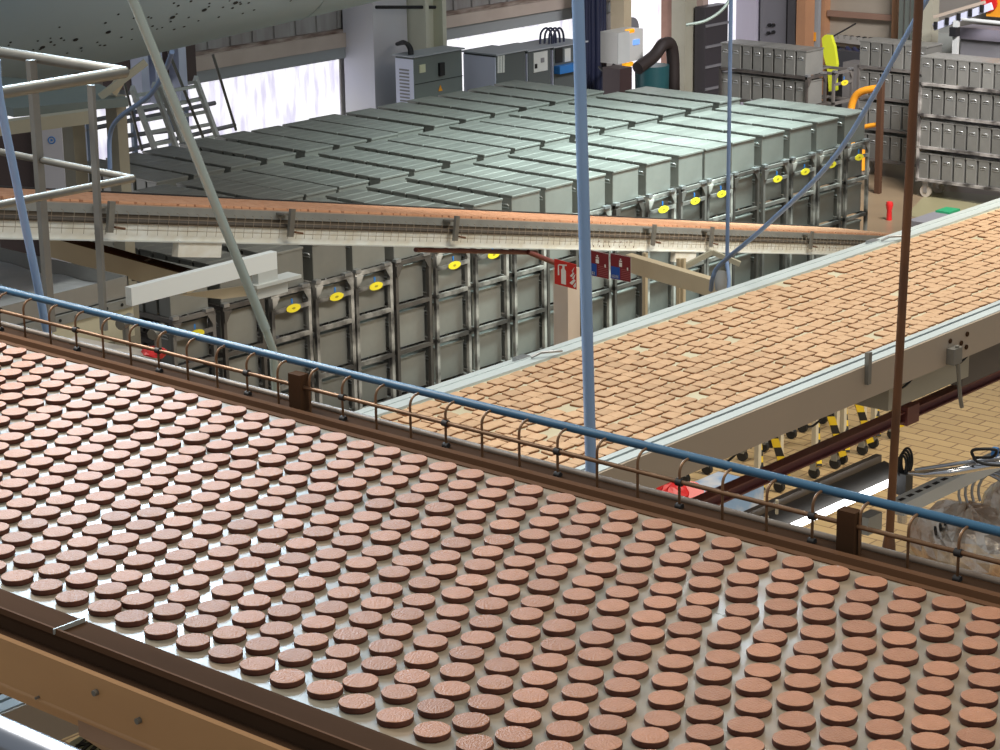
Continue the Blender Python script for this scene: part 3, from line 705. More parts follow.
sign_red = mat('sign_red',(.50,.02,.015),.4); sign_dred = mat('sign_dark_red',(.17,.012,.018),.4); sign_blue = mat('sign_blue',(.01,.07,.32),.4); sign_white = mat('sign_white',(.70,.68,.64),.5); sign_pink = mat('sign_faded_text',(.35,.10,.10),.5)
# fire sign: extinguisher pictogram and flames
ca, cb = U(555,256,d=13.0), U(577,262,d=13.0); dz_ = (U(555,256,d=13.0)-U(555,276,d=13.0)).z
u = (cb-ca); wd = u.length; u.normalize(); n = u.cross(Vector((0,0,1))).normalized(); n = n if n.dot(CAMP-ca) > 0 else -n
ext = [[(.30,.36),(.36,.28),(.46,.28),(.52,.36),(.52,.92),(.30,.92)], rc(.36,.14,.46,.28), [(.20,.16),(.56,.10),(.56,.15),(.20,.21)], [(.16,.2),(.20,.18),(.22,.6),(.15,.62)]]
fl = [[(.92,.10),(.78,.30),(.86,.32),(.70,.52),(.80,.54),(.90,.36),(.82,.33)],[(.96,.36),(.78,.60),(.88,.60),(.68,.80),(.80,.86),(.96,.64),(.88,.60)],[(.97,.70),(.84,.88),(.90,.95),(.97,.90)]]
board('fire_sign', ca+n*.07, u, n, wd, .145, sign_red, 'red fire sign with a white extinguisher and flames on the pale post', [('extinguisher_pictogram', sign_white, ext), ('flame_pictogram', sign_white, fl)])
marks = lambda: [('blue_field', sign_blue, [rc(.02,.5,.46,.97)]), ('pictogram', sign_white, [rc(.42,.22,.56,.27),rc(.42,.30,.56,.46),rc(.46,.14,.52,.2),rc(.80,.44,.86,.56)]),
      ('white_lettering', sign_white, [rc(.06,.82,.12,.94),rc(.14,.82,.19,.94),rc(.21,.82,.23,.94),rc(.25,.82,.31,.94),rc(.33,.82,.38,.94)]), ('small_text_lines', sign_pink, [rc(.52,.54+.07*k,.95,.56+.07*k) for k in range(6)]), ('border', sign_white, [rc(0,0,1,.012),rc(0,.988,1,1),rc(.985,0,1,1)])]
a2 = U(586,249,d=13.0); b2 = U(609,254,d=13.0); u = b2-a2; wd = u.length; u.normalize(); n = u.cross(Vector((0,0,1))).normalized(); n = n if n.dot(CAMP-a2) > 0 else -n
board('notice_board', a2, u, n, wd, .15, sign_dred, 'dark red and blue notice beside the blue hanging pole', marks(), group='red and blue notices under the sloping conveyor')
a2 = U(610.5,253,d=13.0); b2 = U(631,257,d=13.0); u = b2-a2; wd = u.length; u.normalize()
board('notice_board', a2, u, n, wd, .15, sign_dred, 'dark red and blue notice, right-hand one of the pair', marks(), group='red and blue notices under the sloping conveyor')
# cream cross-beam hanging to the right of the notices
a = U(628,262,d=13.4); b = U(722,290,d=13.0); bb = thing('support_beam', 'cream channel beam sloping below the conveyor right of the notices', 'beam', tuple((a+b)/2-Vector((0,0,.1))))
MB().bar(a,b,.06,.10).build('channel', cream_m, bb)
m_ = MB(); 
for px_, pt, pb in ((645,250,340),(679,256,330),(683,256,330)): 
    p = U(px_,(pt+pb)/2,d=13.6); m_.box(p.x-.012,p.x+.012,p.y-.012,p.y+.012,max(0,U(px_,pb,d=13.6).z-.2),U(px_,pt,d=13.6).z)
m_.build('drop_rods', cream_m, bb)
a = U(684,267,d=14); b = U(712,252,d=14); MB().bar(a,b,.03,.03).bar(b,U(740,264,d=14),.03,.03).build('brace', cream_l, bb)
hp = thing('hanging_cup', 'pale funnel at the foot of the thin blue pole', 'funnel', tuple(U(721,292,d=11.2)))
m_ = MB(); c0 = U(721,291,d=11.2); c1 = U(722,271,d=11.2); m_.tube([c0,(c0+c1)/2,c1],[.028,.036,.040],14); m_.build('cup', mat('grey_cup',(.38,.38,.36),.4), hp)

# ------------------------------------------------------------------ hanging poles and hoses
def pole(name, label, pts, r, m, cat='pole', n=12, extra=None):
    b = MB().tube(pts, r, n); o = b.build(name, m); tag(o, label, cat); return o
pole('hanging_pole', 'thick pale blue hanging pole in the middle of the photo', [U(577.5,-60,d=6.6),U(578,0,d=6.65),U(591,470,d=7.35),U(591.8,490,d=7.4)], .0185, bluepole_m)
hpi = thing('hanging_pipe','rusty brown hanging pipe on the right','pipe',tuple(U(889,545,d=8.9)))
MB().tube([U(922,-60,d=8.0),U(919,0,d=8.05),U(889,545,d=8.9)],.0165,14).build('shaft', rust_m, hpi)
p_ = U(889,545,d=8.9); MB().tube([p_+Vector((0,0,-.03)),p_,p_+Vector((0,0,.05))],[.026,.026,.018],14).build('flange', rust_m, hpi)
pole('slender_pole', 'slender blue-grey pole standing right of the middle', [U(732,-60,d=10.6),U(731,0,d=10.7),U(727,268,d=11.3)], .0095, bluehose_m)
pole('diagonal_hose', 'long blue-grey hose slanting down left from the brown pipe', smooth([U(950,-40,d=9.2),U(915,20,d=9.4),U(840,150,d=9.9),U(770,222,d=10.4),U(722,263,d=11.0),U(713,277,d=11.1),U(711,290,d=11.2)]), .011, bluehose_m, 'hose')
pole('hose_loop', 'short blue hose curling round the funnel under the slender pole', smooth([U(727,262,d=11.15),U(729,280,d=11.12),U(728,291,d=11.1)]), .009, bluehose_m, 'hose')
st_ = thing('slanting_tube','pale green tube slanting across the upper left and down behind the guard rail','tube',tuple(U(276,392,d=6.85)))
MB().tube([U(120,-40,d=6.4),U(133,0,d=6.45),U(205,178,d=6.6),U(266,330,d=6.75)],.0145,14).build('upper_length', glasst_m, st_)
MB().tube([U(265,328,d=6.77),U(273,350,d=6.8),U(276,392,d=6.85)],.0125,12).build('lower_length', glasst_m, st_)
pole('blue_hose', 'light blue hose leaning at the left edge', smooth([U(-4,60,d=6.5),U(0,100,d=6.55),U(20,200,d=6.7),U(33,262,d=6.8),U(45,322,d=6.9),U(48,334,d=6.92)]), [.0125]*31, bluepole_m, 'hose')
pole('curved_hose', 'blue-grey hose sagging between the left platform post and the pale tube', smooth([U(110,170,d=12.6),U(110,135,d=12.6),U(120,117,d=12.4),U(150,95,d=12.0),U(165,70,d=11.8),U(172,52,d=11.6)]), .013, bluehose_m, 'hose')
pole('thin_wire', 'thin grey wire sagging above the white door', smooth([U(686,25,d=21),U(705,21,d=21),U(722,10,d=21),U(735,-8,d=21)]), .016, dull_st, 'wire', 6)

# ------------------------------------------------------------------ left guard railing
cz = U(125,72,d=7.4).z; C0 = U(125,72,d=7.4)
lr = thing('guard_railing', 'dull stainless guard railing corner at the upper left', 'railing', (C0.x-.8, C0.y, cz-1.1))
l1 = U(0,52,z=cz); l2 = U(0,93,z=cz); r_ = .0185
MB().tube([C0+(l1-C0)*1.3,C0],r_,14).tube([C0,C0+(l2-C0)*1.3],r_*1.05,14).build('top_rail', stain_m, lr)
C1 = U(133,178.5,d=7.45); z1 = C1.z; l3 = U(14,154.5,z=z1); l4 = U(0,205,z=z1)
MB().tube([C1+(l3-C1)*1.3,C1],.0125,12).tube([C1,C1+(l4-C1)*1.3],.0135,12).build('mid_rail', stain_m, lr)
pa = U(31,60,z=cz); MB().box(pa.x-.014,pa.x+.014,pa.y-.012,pa.y+.012,cz-.95,cz).build('post', dull_st, lr)
pb = U(91,85,d=7.15); MB().bar(pb,U(104,330,d=7.35),.027,.012,(1,0,0)).build('post', dull_st, lr)

# ------------------------------------------------------------------ stainless tray with pale film, white box beam
TZr = U(128,276,d=10).z; K = U(128,276,z=TZr); 
kl = U(13,249,z=TZr); kf = U(0,310,z=TZr)
ty = kl.y+.25; tx = kf.x-.9
tr = thing('steel_tray', 'open stainless tray filled with crumpled pale film', 'tray', (K.x-.5,(K.y+ty)/2,TZr-.11))
m_ = MB(); m_.box(K.x-.006,K.x,K.y,ty,TZr-.10,TZr).box(tx,K.x,K.y-.0,K.y+.006,TZr-.095,TZr).box(tx,K.x,ty-.006,ty,TZr-.1,TZr).box(tx,K.x,K.y,ty,TZr-.10,TZr-.09)
m_.build('walls', mat('tray_steel',(.42,.41,.38),.4,.4,c2=(.34,.33,.30),scale=6), tr)
m_ = MB(); nx, ny = 26, 26
def hh(x,y): return .006*math.sin(x*5+2*math.sin(y*3))+.005*math.sin(y*8+x*2)
g = [[Vector((tx+.01+(K.x-.02-tx)*i/nx, K.y+.01+(ty-K.y-.02)*j/ny, TZr-.065+hh(i*.1,j*.1))) for j in range(ny+1)] for i in range(nx+1)]
m_.add([v for r__ in g for v in r__], [(i*(ny+1)+j,(i+1)*(ny+1)+j,(i+1)*(ny+1)+j+1,i*(ny+1)+j+1) for i in range(nx) for j in range(ny)], 0, True)
m_.build('film', milky_m, tr)
m_ = MB(); m_.box(tx,K.x+.01,K.y-.02,K.y-.004,TZr-.135,TZr-.095); fl_ = m_.build('support_angle', galv_m, tr)
m_ = MB()
for k in range(18): x = K.x-.06-k*.085; MB().disc((x,K.y-.021,TZr-.115),(0,-1,0),.008,.001,8).build('slot', black_m, fl_)
MB().box(tx,K.x+.01,K.y-.01,K.y+.12,TZr-.27,TZr-.135).build('base_beam', mat('cream_base',(.62,.58,.42),.5), tr)
for x in (K.x-.05, tx+.1): MB().box(x-.03,x+.03,K.y+.02,K.y+.08,0,TZr-.27).build('leg', cream_l, tr)
zb = U(131,288,d=9.75).z; a = U(131,288,z=zb); b = U(284,253,z=zb); 
wb = thing('box_beam', 'bright white box beam jutting right from the steel tray', 'beam', ((a.x+b.x)/2,a.y,zb-.1))
MB().box(a.x,b.x,a.y,a.y+.04,zb-.080,zb).build('beam', mat('bright_white',(.86,.90,.88),.4), wb)
m_ = MB().box(b.x-.12,b.x,a.y+.0,a.y+.04,zb-.13,zb-.08).box(b.x-.15,b.x+.13,a.y-.02,a.y+.07,zb-.145,zb-.13).box(b.x-.13,b.x+.06,a.y-.0,a.y+.05,zb-.20,zb-.145)
m_.build('motor_mount', white_m, wb)
m_ = MB().slab([(b.x-.55,a.y+.06,zb-.1),(b.x-.12,a.y+.06,zb-.14),(b.x-.12,a.y+.06,zb-.19),(b.x-.3,a.y+.06,zb-.17)],.01); m_.build('stiffener', cream_m, wb)
# long cream beam behind the railing posts
a = U(46,238,d=11.4); b = U(190,300,d=11.6)
cbm = thing('beam_with_plates', 'cream beam with two dark plates behind the tray', 'beam', tuple((a+b)/2-Vector((0,0,.1))))
a = U(46,243,d=11.2); b = U(192,283,d=11.0)
MB().bar(a,b,.08,.10).build('web', cream_m, cbm)
for t_ in (.66,.93): q = a.lerp(b,t_); MB().bar(q-Vector((0,0,.055)),q+Vector((0,0,.05)),.05,.09,(b-a).normalized()).build('plate', mat('dark_plate'+str(t_),(.09,.07,.05),.6), cbm)
MB().bar(a+Vector((0,0,.052)),b+Vector((0,0,.052)),.085,.006).build('flange', brown_d, cbm)

# ------------------------------------------------------------------ big grey fabric duct
RD = 2.0
E0 = U(60-.233*RD*2280/14.8, 84-.972*RD*2280/14.8, d=15.4); E1 = U(410-.233*RD*2280/15.8, 0-.972*RD*2280/15.8, d=16.4); dd = (E1-E0); E0 = E0-dd*.5; E1 = E1+dd*.45
dx_ = (E1-E0).normalized()
du = thing('air_duct', 'large grey fabric air duct with rows of punched holes across the upper left', 'duct', tuple((E0+E1)/2-Vector((0,0,.6))))
MB().tube([E0,E1],RD,128,cap=False).build('duct_skin', duct_m, du)
tc_ = (CAMP-(E0+E1)/2); tc_ = (tc_-dx_*tc_.dot(dx_)).normalized(); dn_ = dx_.cross(tc_).normalized()
if dn_.z > 0: dn_ = -dn_
hol = MB(); Lh = (E1-E0).length
def hole(s, ang, r):
    nrm = tc_*math.cos(ang)+dn_*math.sin(ang); c = E0+dx_*s+nrm*(RD*1.0005); hol.disc(c, nrm, r, .002, 8)
s = .1
k = 0
HB = 0.985
while s < Lh:
    hole(s, HB, .019)
    for q in range(7): hole(s+.02+R()*.21, HB-.10+R()*.20, .0065+R()*.004)
    s += .225; k += 1
hol.build('punched_holes', black_m, du)['kind'] = 'stuff'
MB().tube(arc(E0+dx_*Lh*.60, tc_, dn_, RD*1.001, -2.2, 2.2, 40),.004,5).build('seam', duct_m, du)
MB().tube([(E0+E1)/2+dn_*-RD, (E0+E1)/2+Vector((0,0,2))],.02).build('hanger_cable', dull_st, du)

# ------------------------------------------------------------------ platform and clutter at the far left
pz = 3.0
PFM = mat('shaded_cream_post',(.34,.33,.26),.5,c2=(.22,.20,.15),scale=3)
pf = thing('work_platform', 'grey-topped platform on cream steel posts at the far left', 'platform', tuple(U(60,170,d=13.5)))
q0 = U(128,98,d=13.2); zc = q0.z
m_ = MB(); A_ = U(-40,100,z=zc); B_ = U(128,98,z=zc); C_ = U(100,84,z=zc); D_ = U(-60,80,z=zc)
m_.slab([A_+Vector((0,-.5,0)),B_,C_,D_+Vector((0,1,0))],.05); m_.build('deck', mat('grey_green_deck',(.17,.21,.20),.5), pf)
MB().bar(U(-60,136,d=12.6),U(90,116,d=12.9),.08,.075).build('edge_beam', cream_l, pf)
for px_,t0,t1,w_,dd_ in ((115,95,172,.075,13.3),(73,122,180,.09,13.4)):
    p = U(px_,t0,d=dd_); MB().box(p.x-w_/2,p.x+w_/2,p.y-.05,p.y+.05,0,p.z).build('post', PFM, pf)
MB().bar(U(100,97,d=13.2),U(146,62,d=13.2),.035,.04).build('brace', cream_l, pf)
MB().bar(U(112,93,d=13.25),U(120,80,d=13.25),.05,.05).build('short_brace', cream_m, pf)
bxq = U(53,142,d=15.2)
ab = thing('panel_box', 'pale upright panel with a blue ring logo under the platform', 'panel', (bxq.x,bxq.y,0))
h0 = U(53,122,d=15.2).z; h1 = U(53,163,d=15.2).z
dn2 = Vector((-.72,-.69,0)).normalized(); sd2 = Vector((.69,-.72,0))
def fbox(m, c, w_, dp, z0, z1): 
    vs = [c+sd2*i*w_/2+dn2*j*dp/2 for i,j in ((-1,1),(1,1),(1,-1),(-1,-1))]
    return m.add([Vector((v.x,v.y,z)) for z in (z0,z1) for v in vs], [(3,2,1,0),(4,5,6,7),(0,1,5,4),(1,2,6,5),(2,3,7,6),(3,0,4,7)])
fbox(MB(), bxq, .14, .1, 0, h0).build('panel', mat('greyish_panel',(.42,.42,.46),.4), ab)
ring = MB(); cc_ = U(52.5,138,d=15.13)+dn2*.06; cc_ = bxq+dn2*.052; cc_.z = U(52.5,140,d=15.15).z
ring.tube(arc(cc_, sd2, (0,0,1), .022, 0, 6.28, 20), .004, 6); ring.disc(cc_-dn2*.001, dn2, .008, .003, 10)
ring.build('ring_logo', blue_m, ab)
dk = thing('dark_cabinet', 'dark cabinet with shelves in shadow at the left edge', 'cabinet', (U(18,150,d=15.4).x,U(18,150,d=15.4).y,0))
fbox(MB(), U(16,150,d=15.4), .26, .3, 0, U(16,128,d=15.4).z).build('carcass', mat('brownish_dark',(.07,.05,.05),.6), dk)
m_ = MB(); cdk = U(16,150,d=15.2)
for zz in (.55,.85,1.1): fbox(m_, cdk, .24, .02, zz, zz+.02)
m_.build('shelf_edge', grime_white, dk)
MB().box(U(-30,170,d=14.5).x,U(60,170,d=14.5).x,U(40,175,d=14.6).y,U(40,175,d=14.6).y+.3,0,.9).build('conduit_block', black_m, dk)

# ladders leaning in front of the bright window
def ladder(px0, py0, px1, py1, gap, n, label, y=15.75):
    a = U(px0,py0,y=y); b = U(px1,py1,y=y+.25)
    t = thing('leaning_ladder', label, 'ladder', (b.x,b.y,b.z-.6)); dvn = b-a; b = b+dvn*.6
    MB().bar(a,b,.035,.06).build('stile', white_m, t); MB().bar(a+Vector((gap,0,0)),b+Vector((gap,0,0)),.035,.06).build('stile', white_m, t)
    for k in range(n):
        q = a.lerp(b,(k+.6)/n); MB().bar(q,q+Vector((gap,0,0)),.03,.03).build('rung', white_m, t)
    return t
ladder(132,88,152,142,.0001+.25,7,'grey ladder leaning at the left of the long bright window')
ladder(160,84,182,140,.42,7,'grey ladder leaning beside the pale slanting tube')
for px0,py0,px1,py1,lab in ((168,50,203,137,'thin dark rod crossing the right ladder'),(213,55,236,130,'thin dark rod leaning on the bright window'),(124,82,142,150,'thin dark rod crossing the left ladder')):
    tag(MB().tube([U(px0,py0,y=15.7),U(px1,py1,y=15.9)],.014,8).build('thin_rod', dull_st), lab, 'rod')
gr = thing('window_railing', 'horizontal grey rails crossing the bright window behind the ladders', 'railing', tuple(U(130,140,y=16.3)))
for (a_,b_) in (((85,130),(215,103)),((85,122),(200,99)),((120,152),(235,125)),((125,136),(190,128))):
    MB().tube([U(*a_,y=16.3),U(*b_,y=16.3)],.022,8).build('rail', grey_m, gr)
for px_ in (86,133,170,186): p = U(px_,118,y=16.3); MB().box(p.x-.02,p.x+.02,16.28,16.32,0,p.z+.1).build('post', mat('blue_grey_post'+str(px_),(.22,.27,.36),.5), gr)
tk = thing('overhead_trunking', 'dark boxes and ducting above the ladders', 'trunking', tuple(U(160,80,y=16.2)))
a = U(130,72,y=16.2); b = U(196,62,y=16.2); MB().box(a.x,b.x,16.2,16.6,U(150,88,y=16.2).z,a.z+.9).build('dark_box', mat('dark_brown_box',(.09,.06,.055),.6), tk)
for px_ in (142,156,180): p = U(px_,70,y=16.1); MB().box(p.x-.05,p.x+.04,16.05,16.2,p.z-.3,p.z+.5).build('drop_duct', lilac_m, tk)

# ------------------------------------------------------------------ cabinets along the wall
def cab(name, label, x0, x1, y0, y1, z1, m, side, cat='cabinet', z0=0):
    t = thing(name, label, cat, ((x0+x1)/2,(y0+y1)/2,z0))
    MB().cham(x0,x1,y0,y1,z0,z1,.01).build('carcass', m, t)
    MB().box(x0-.006,x0,y0+.01,y1-.01,z0+.02,z1-.02).build('lit_side_sheet', side, t)  # paler sheet: light falling on this end is put into its colour
    MB().box(x0-.02,x1+.02,y0-.02,y1+.02,z1,z1+.015).build('top', mat('cab_top'+name+str(R()),(.36,.39,.42),.35), t)
    return t
c1y = 15.75
xa = U(415,100,y=c1y).x; xb = U(463,80,y=c1y).x; zc1 = U(430,55,y=c1y).z
cb_ = U(395,62,x=xa).y; t = cab('control_cabinet','grey-green control cabinet with a dark switch and a louvred white end',xa,xb,c1y,cb_,zc1,grey_cab,lilac_m)
def onY(m, px0,py0,px1,py1,y,th=.01):
    a = U(px0,py0,y=y); b = U(px1,py1,y=y); return m.box(min(a.x,b.x),max(a.x,b.x),y-th,y,min(a.z,b.z),max(a.z,b.z))
onY(MB(),419,65,425,72,c1y).build('label_plate', mat('ivory_label',(.6,.6,.42),.5), t)
onY(MB(),438,63,443,75,c1y,.03).build('switch', black_m, t)
g = MB(); a = U(440,86,y=c1y); g.slab([(a.x-.03,c1y-.008,a.z-.05),(a.x+.03,c1y-.008,a.z-.05),(a.x,c1y-.008,a.z+.01)],.006); g.build('warning_triangle', orange_p, t)
a = U(417,84,y=c1y); b = U(462,80,y=c1y); MB().box(xa,xb,c1y-.004,c1y,a.z-.006,a.z).build('door_joint', black_m, t)
m_ = MB(); 
for k in range(12): m_.box(xa-.012,xa-.006,c1y+(cb_-c1y)*.25,c1y+(cb_-c1y)*.75,zc1-.14-k*.035,zc1-.125-k*.035)
m_.build('louvres', grey_m, t)
for k in range(2): 
    s = U(400+k*4,40,y=16.3); 
    MB().tube(smooth([U(397,44,y=16.4),U(404+k*2,42+k,y=16.1),U(409+k*2,48,y=15.9),U(410+k*2,56,y=15.85)]),.02,8).build('cable', black_m, t)
c2y = 15.45
xa = U(497,100,y=c2y).x; xb = U(526,80,y=c2y).x; zc2 = U(500,55,y=c2y).z; cb2_ = U(463,60,x=xa).y
t = cab('control_cabinet','dark grey cabinet with a white grid plate and a wide lilac end',xa,xb,c2y,cb2_,zc2,grey_cab2,lilac_m)
g = MB()
for i in range(3):
    for j in range(6): onY(g,497+i*2.5,56+j*2.9-i*.3,499+i*2.5,58.3+j*2.9-i*.3,c2y)
g.build('grid_plate', white_m, t)
xc = U(527,80,y=c2y).x; xd = U(551,80,y=c2y).x; xe = U(586,80,y=c2y).x
t = cab('control_cabinet','dark grey cabinet with a large white dial plate',xc+.02,xd,c2y,cb2_,zc2-.02,grey_cab2,lilac_m)
onY(MB(),533,53,547,70,c2y).build('dial_plate', white_m, t); onY(MB(),534,64,536,68,c2y,.02).build('knob', black_m, t); onY(MB(),540,58,543,62,c2y,.02).build('knob', grey_m, t)
t = cab('control_cabinet','dark grey cabinet with small windows and a blue bin on it, beside the blue pole',xd+.05,xe,c2y,cb2_,zc2-.03,grey_cab2,lilac_m)
onY(MB(),564,49,570,61,c2y).build('white_plate', white_m, t); onY(MB(),555,49,562,62,c2y).build('window_opening', black_m, t); onY(MB(),554,66,573,70,c2y,.08).build('blue_bin', blue_m, t)
for k in range(4):
    o = pole('cable_hoop','black cable arching above the cabinet beside the blue pole, %s of four from the left' % ORD[k], smooth([U(540+k*4.5,44,y=15.6),U(541+k*4.5,33,y=15.6),U(546+k*4.5,28,y=15.6),U(551+k*4,33,y=15.6),U(552+k*4,44,y=15.6)]), .012, mat('cable_blue'+str(k),(.03,.035,.07),.5), 'cable', 8)
    o['group'] = 'arching cables above the cabinets'
bd = thing('cable_bundle','vertical bundle of dark pipes beside the blue pole','pipes',tuple(U(595,80,y=16.4)))
for k,(px_,r_2) in enumerate(((586,.03),(589,.02),(592,.035),(597,.05),(601,.035),(604,.03))):
    p = U(px_,40,y=16.5); MB().tube([(p.x,16.5,-.0),(p.x,16.5,3.6)],r_2,10).build('pipe', mat('navy_pipe'+str(k),(.015,.02,.05),.4), bd)
cb2 = thing('control_box','white wall control box with a small blue screen and amber lamps','control box',tuple(U(630,62,y=16.3)))
a = U(617.5,33,y=16.2); b = U(629,62,y=16.2); c = U(643,60,y=16.2)
MB().box(a.x,c.x,16.2,16.45,b.z,a.z).build('carcass', mat('ivory_box',(.70,.70,.65),.4), cb2)
MB().box(a.x,b.x,16.19,16.2,b.z,a.z).build('left_door', white_m, cb2)
onY(MB(),633,40,639,44,16.195).build('screen', mat('blue_screen',(.1,.2,.5),.3,emit=(.2,.4,.9),es=1), cb2)
m_ = MB(); onY(m_,625,29.5,631,32,16.25,.05); onY(m_,622,63,630,65.5,16.3,.05); m_.build('amber_lamp', mat('amber',(.9,.4,.02),.4,emit=(1,.45,.02),es=.8), cb2)
onY(MB(),606,45,614,60,16.5,.12).build('socket_box', mat('dark_socket',(.04,.04,.05),.5), cb2)
MB().tube(smooth([U(599,67,y=16.3),U(604,71,y=16.2),U(611,69,y=16.2),U(615,62,y=16.3)]),.016,8).build('cable', black_m, cb2)
p = U(621,20,y=16.6); MB().box(p.x-.07,p.x+.07,16.5,16.7,U(621,33,y=16.6).z,3.6).build('riser_duct', cream_m, cb2)
MB().disc(U(629,28,y=16.65),(0,-1,0),.13,.05,24).build('round_cover', grey_m, cb2)
hb = thing('hopper','dark teal hopper with a fat black hose in front of the small window','hopper',(U(652,88,y=16).x,16.0,0))
p = U(652,80,y=16.0); zt_ = U(652,65,y=16.0).z
MB().tube([(p.x,16.0,0),(p.x,16.0,zt_-.05),(p.x,16.0,zt_)],[.18,.2,.2],18).build('drum', mat('teal_drum',(.02,.09,.10),.4), hb)
MB().tube(smooth([(p.x-.4,15.9,zt_+.02),(p.x-.1,15.9,zt_+.12),(p.x+.1,15.9,zt_+.24),(p.x+.26,15.9,zt_+.1),(p.x+.28,15.9,-.0+.3)]),.075,12).build('fat_hose', mat('black_hose',(.03,.022,.02),.5), hb)
p = U(623,80,y=15.9); MB().box(p.x-.12,p.x+.1,15.85,16.1,0,U(620,68,y=15.9).z).build('motor', mat('motor_brown',(.05,.03,.03),.5), hb)
oc = thing('pipe_column','cream and rust-red column pair between the small windows','column',(U(684,80,y=16.7).x,16.7,0))
p = U(672,50,y=16.8); MB().box(p.x-.09,p.x+.08,16.7,16.9,0,3.8).build('rust_column', mat('rust_col',(.38,.22,.16),.6,c2=(.20,.10,.07),scale=3), oc)
p = U(684,50,y=16.6); MB().box(p.x-.12,p.x+.12,16.5,16.7,0,3.8).build('cream_column', cream_l, oc)
p = U(706,50,y=16.5)
oc2 = thing('door_frame','pinkish door frame beside the tall dark rack','frame',(p.x,16.6,0)); MB().box(p.x-.07,p.x+.04,16.5,16.6,0,3.8).build('jamb', mat('pink_jamb',(.52,.40,.34),.5), oc2)
p = U(716,50,y=16.3); sh = thing('tall_rack','tall dark rack with pale shelf edges beside the white door','rack',(p.x,16.3,0))
MB().box(p.x-.22,p.x+.24,16.3,16.46,0,U(715,6,y=16.3).z).build('carcass', mat('dark_rack',(.055,.05,.055),.5), sh)
for py_ in (25,46,66,88): z_ = U(712,py_,y=16.3).z; MB().box(p.x-.22,p.x+.24,16.28,16.3,z_-.015,z_+.015).build('shelf_edge', grey_m, sh)

# ------------------------------------------------------------------ right-hand back area (plane x = 24)
def onX(m, px0,py0,px1,py1,x,th=.02):
    a = U(px0,py0,x=x); b = U(px1,py1,x=x); return m.box(x-th,x,min(a.y,b.y),max(a.y,b.y),min(a.z,b.z),max(a.z,b.z))
def boxX(px0,px1,ptop,x,x1,z0=0):
    a = U(px0,ptop,x=x); b = U(px1,ptop,x=x); return MB().box(x,x1,min(a.y,b.y),max(a.y,b.y),z0,a.z)
t = thing('tall_cabinet','tall pale lilac cabinet beside the slender blue pole','cabinet',(23.4,U(748,40,x=23.3).y,0)); boxX(737,758,-60,23.35,23.9).build('carcass', mat('lilac_white',(.55,.53,.62),.4), t)
t = thing('tall_cabinet','tall grey cabinet with four dark push buttons','cabinet',(23.4,U(780,40,x=23.3).y,0)); boxX(761.5,797,-60,23.35,23.9).build('carcass', mat('steel_grey_cab',(.22,.22,.24),.4,.2), t)
for px_,py_ in ((770,25),(774,25),(769,33),(774,32)): a = U(px_,py_,x=23.35); MB().disc((23.35,a.y,a.z),(-1,0,0),.022,.03,10).build('push_button', black_m, t)
a = U(787,20,x=23.35); MB().box(23.34,23.35,a.y-.006,a.y+.006,0,3.5).build('door_joint', black_m, t)
t = thing('steel_column','ochre steel column right of the grey cabinet','column',(23.2,U(802,40,x=23.1).y,0)); boxX(798,807,-60,23.1,23.3).build('shaft', orange_c, t)
t = thing('pale_machine','pale blue-grey machine panel with an orange tag beside the ochre column','panel',(23.5,U(815,40,x=23.4).y,0)); boxX(809.5,820,-60,23.31,23.37).build('panel', mat('bluegrey_panel',(.30,.33,.34),.4), t)
onX(MB(),812,32,816,41,23.31,.02).build('orange_tag', orange_p, t); onX(MB(),808,6,812,13,23.31,.04).build('black_hook', black_m, t)
t = thing('shutter_frame','beige shutter in ochre posts behind the trolleys','shutter',(23.6,U(860,30,x=23.5).y,0))
a = U(822,0,x=23.5); b = U(896,0,x=23.5)
MB().box(23.5,23.55,b.y,a.y,U(860,48,x=23.5).z,3.6).build('beige_sheet', mat('beige_sheet',(.42,.37,.29),.55,c2=(.36,.32,.25),scale=2), t)
for px_ in (824,896): p = U(px_,20,x=23.42); MB().box(23.38,23.5,p.y-.035,p.y+.035,0,3.6).build('post', orange_c, t)
p = U(828,13,x=23.42); q = U(894,18,x=23.42); MB().bar(p,q,.04,.07).build('cross_bar', mat('brown_bar',(.28,.17,.12),.5), t)
m_ = MB()
for k in range(9): onX(m_,833+k*6.3,34+k*.5,835+k*6.3,38+k*.5,23.49,.05)
m_.build('hook_row', black_m, t)
p = U(826,37,x=23.45); q = U(892,45,x=23.45); MB().bar(p,q,.02,.09).build('hook_rail', mat('pale_rail',(.36,.35,.31),.5), t)
m_ = MB(); 
for k in range(7): m_.tube(smooth([U(833+k*7,48+2*R(),x=23.3),U(840+k*7,54+4*R(),x=23.2),U(846+k*8,50+5*R(),x=23.3)]),.03,6)
t = thing('floor_machine','dark machinery with tangled cables below the shutter','machine',(23.3,U(865,60,x=23.2).y,0)); m_.build('cables', mat('navy_cable',(.02,.03,.08),.4), t)
boxX(834,886,50,23.15,23.36).build('dark_body', mat('shadowy_machine',(.05,.05,.055),.5), t); boxX(843,875,62,22.9,23.2).build('grey_body', mat('machine_grey',(.2,.19,.18),.5), t)
# yellow vest
t = thing('hi_vis_vest','yellow high-visibility vest hanging behind the trolley','vest',tuple(U(831,88,x=22.6)))
def vp(px_,py_,o=0): q = U(px_,py_,x=22.6); return (q.x-o,q.y,q.z)
m_ = MB(); 
m_.slab([vp(824,38),vp(827,34.5),vp(833,35),vp(836.5,46),vp(839,64),vp(837.5,72),vp(838.5,90),vp(831,91),vp(830,72),vp(826,56)],.05); m_.build('cloth', hivis_m, t)
a = U(832,37,x=22.6); MB().tube([a,a+Vector((.5,0,.1))],.01).build('hook', black_m, t)
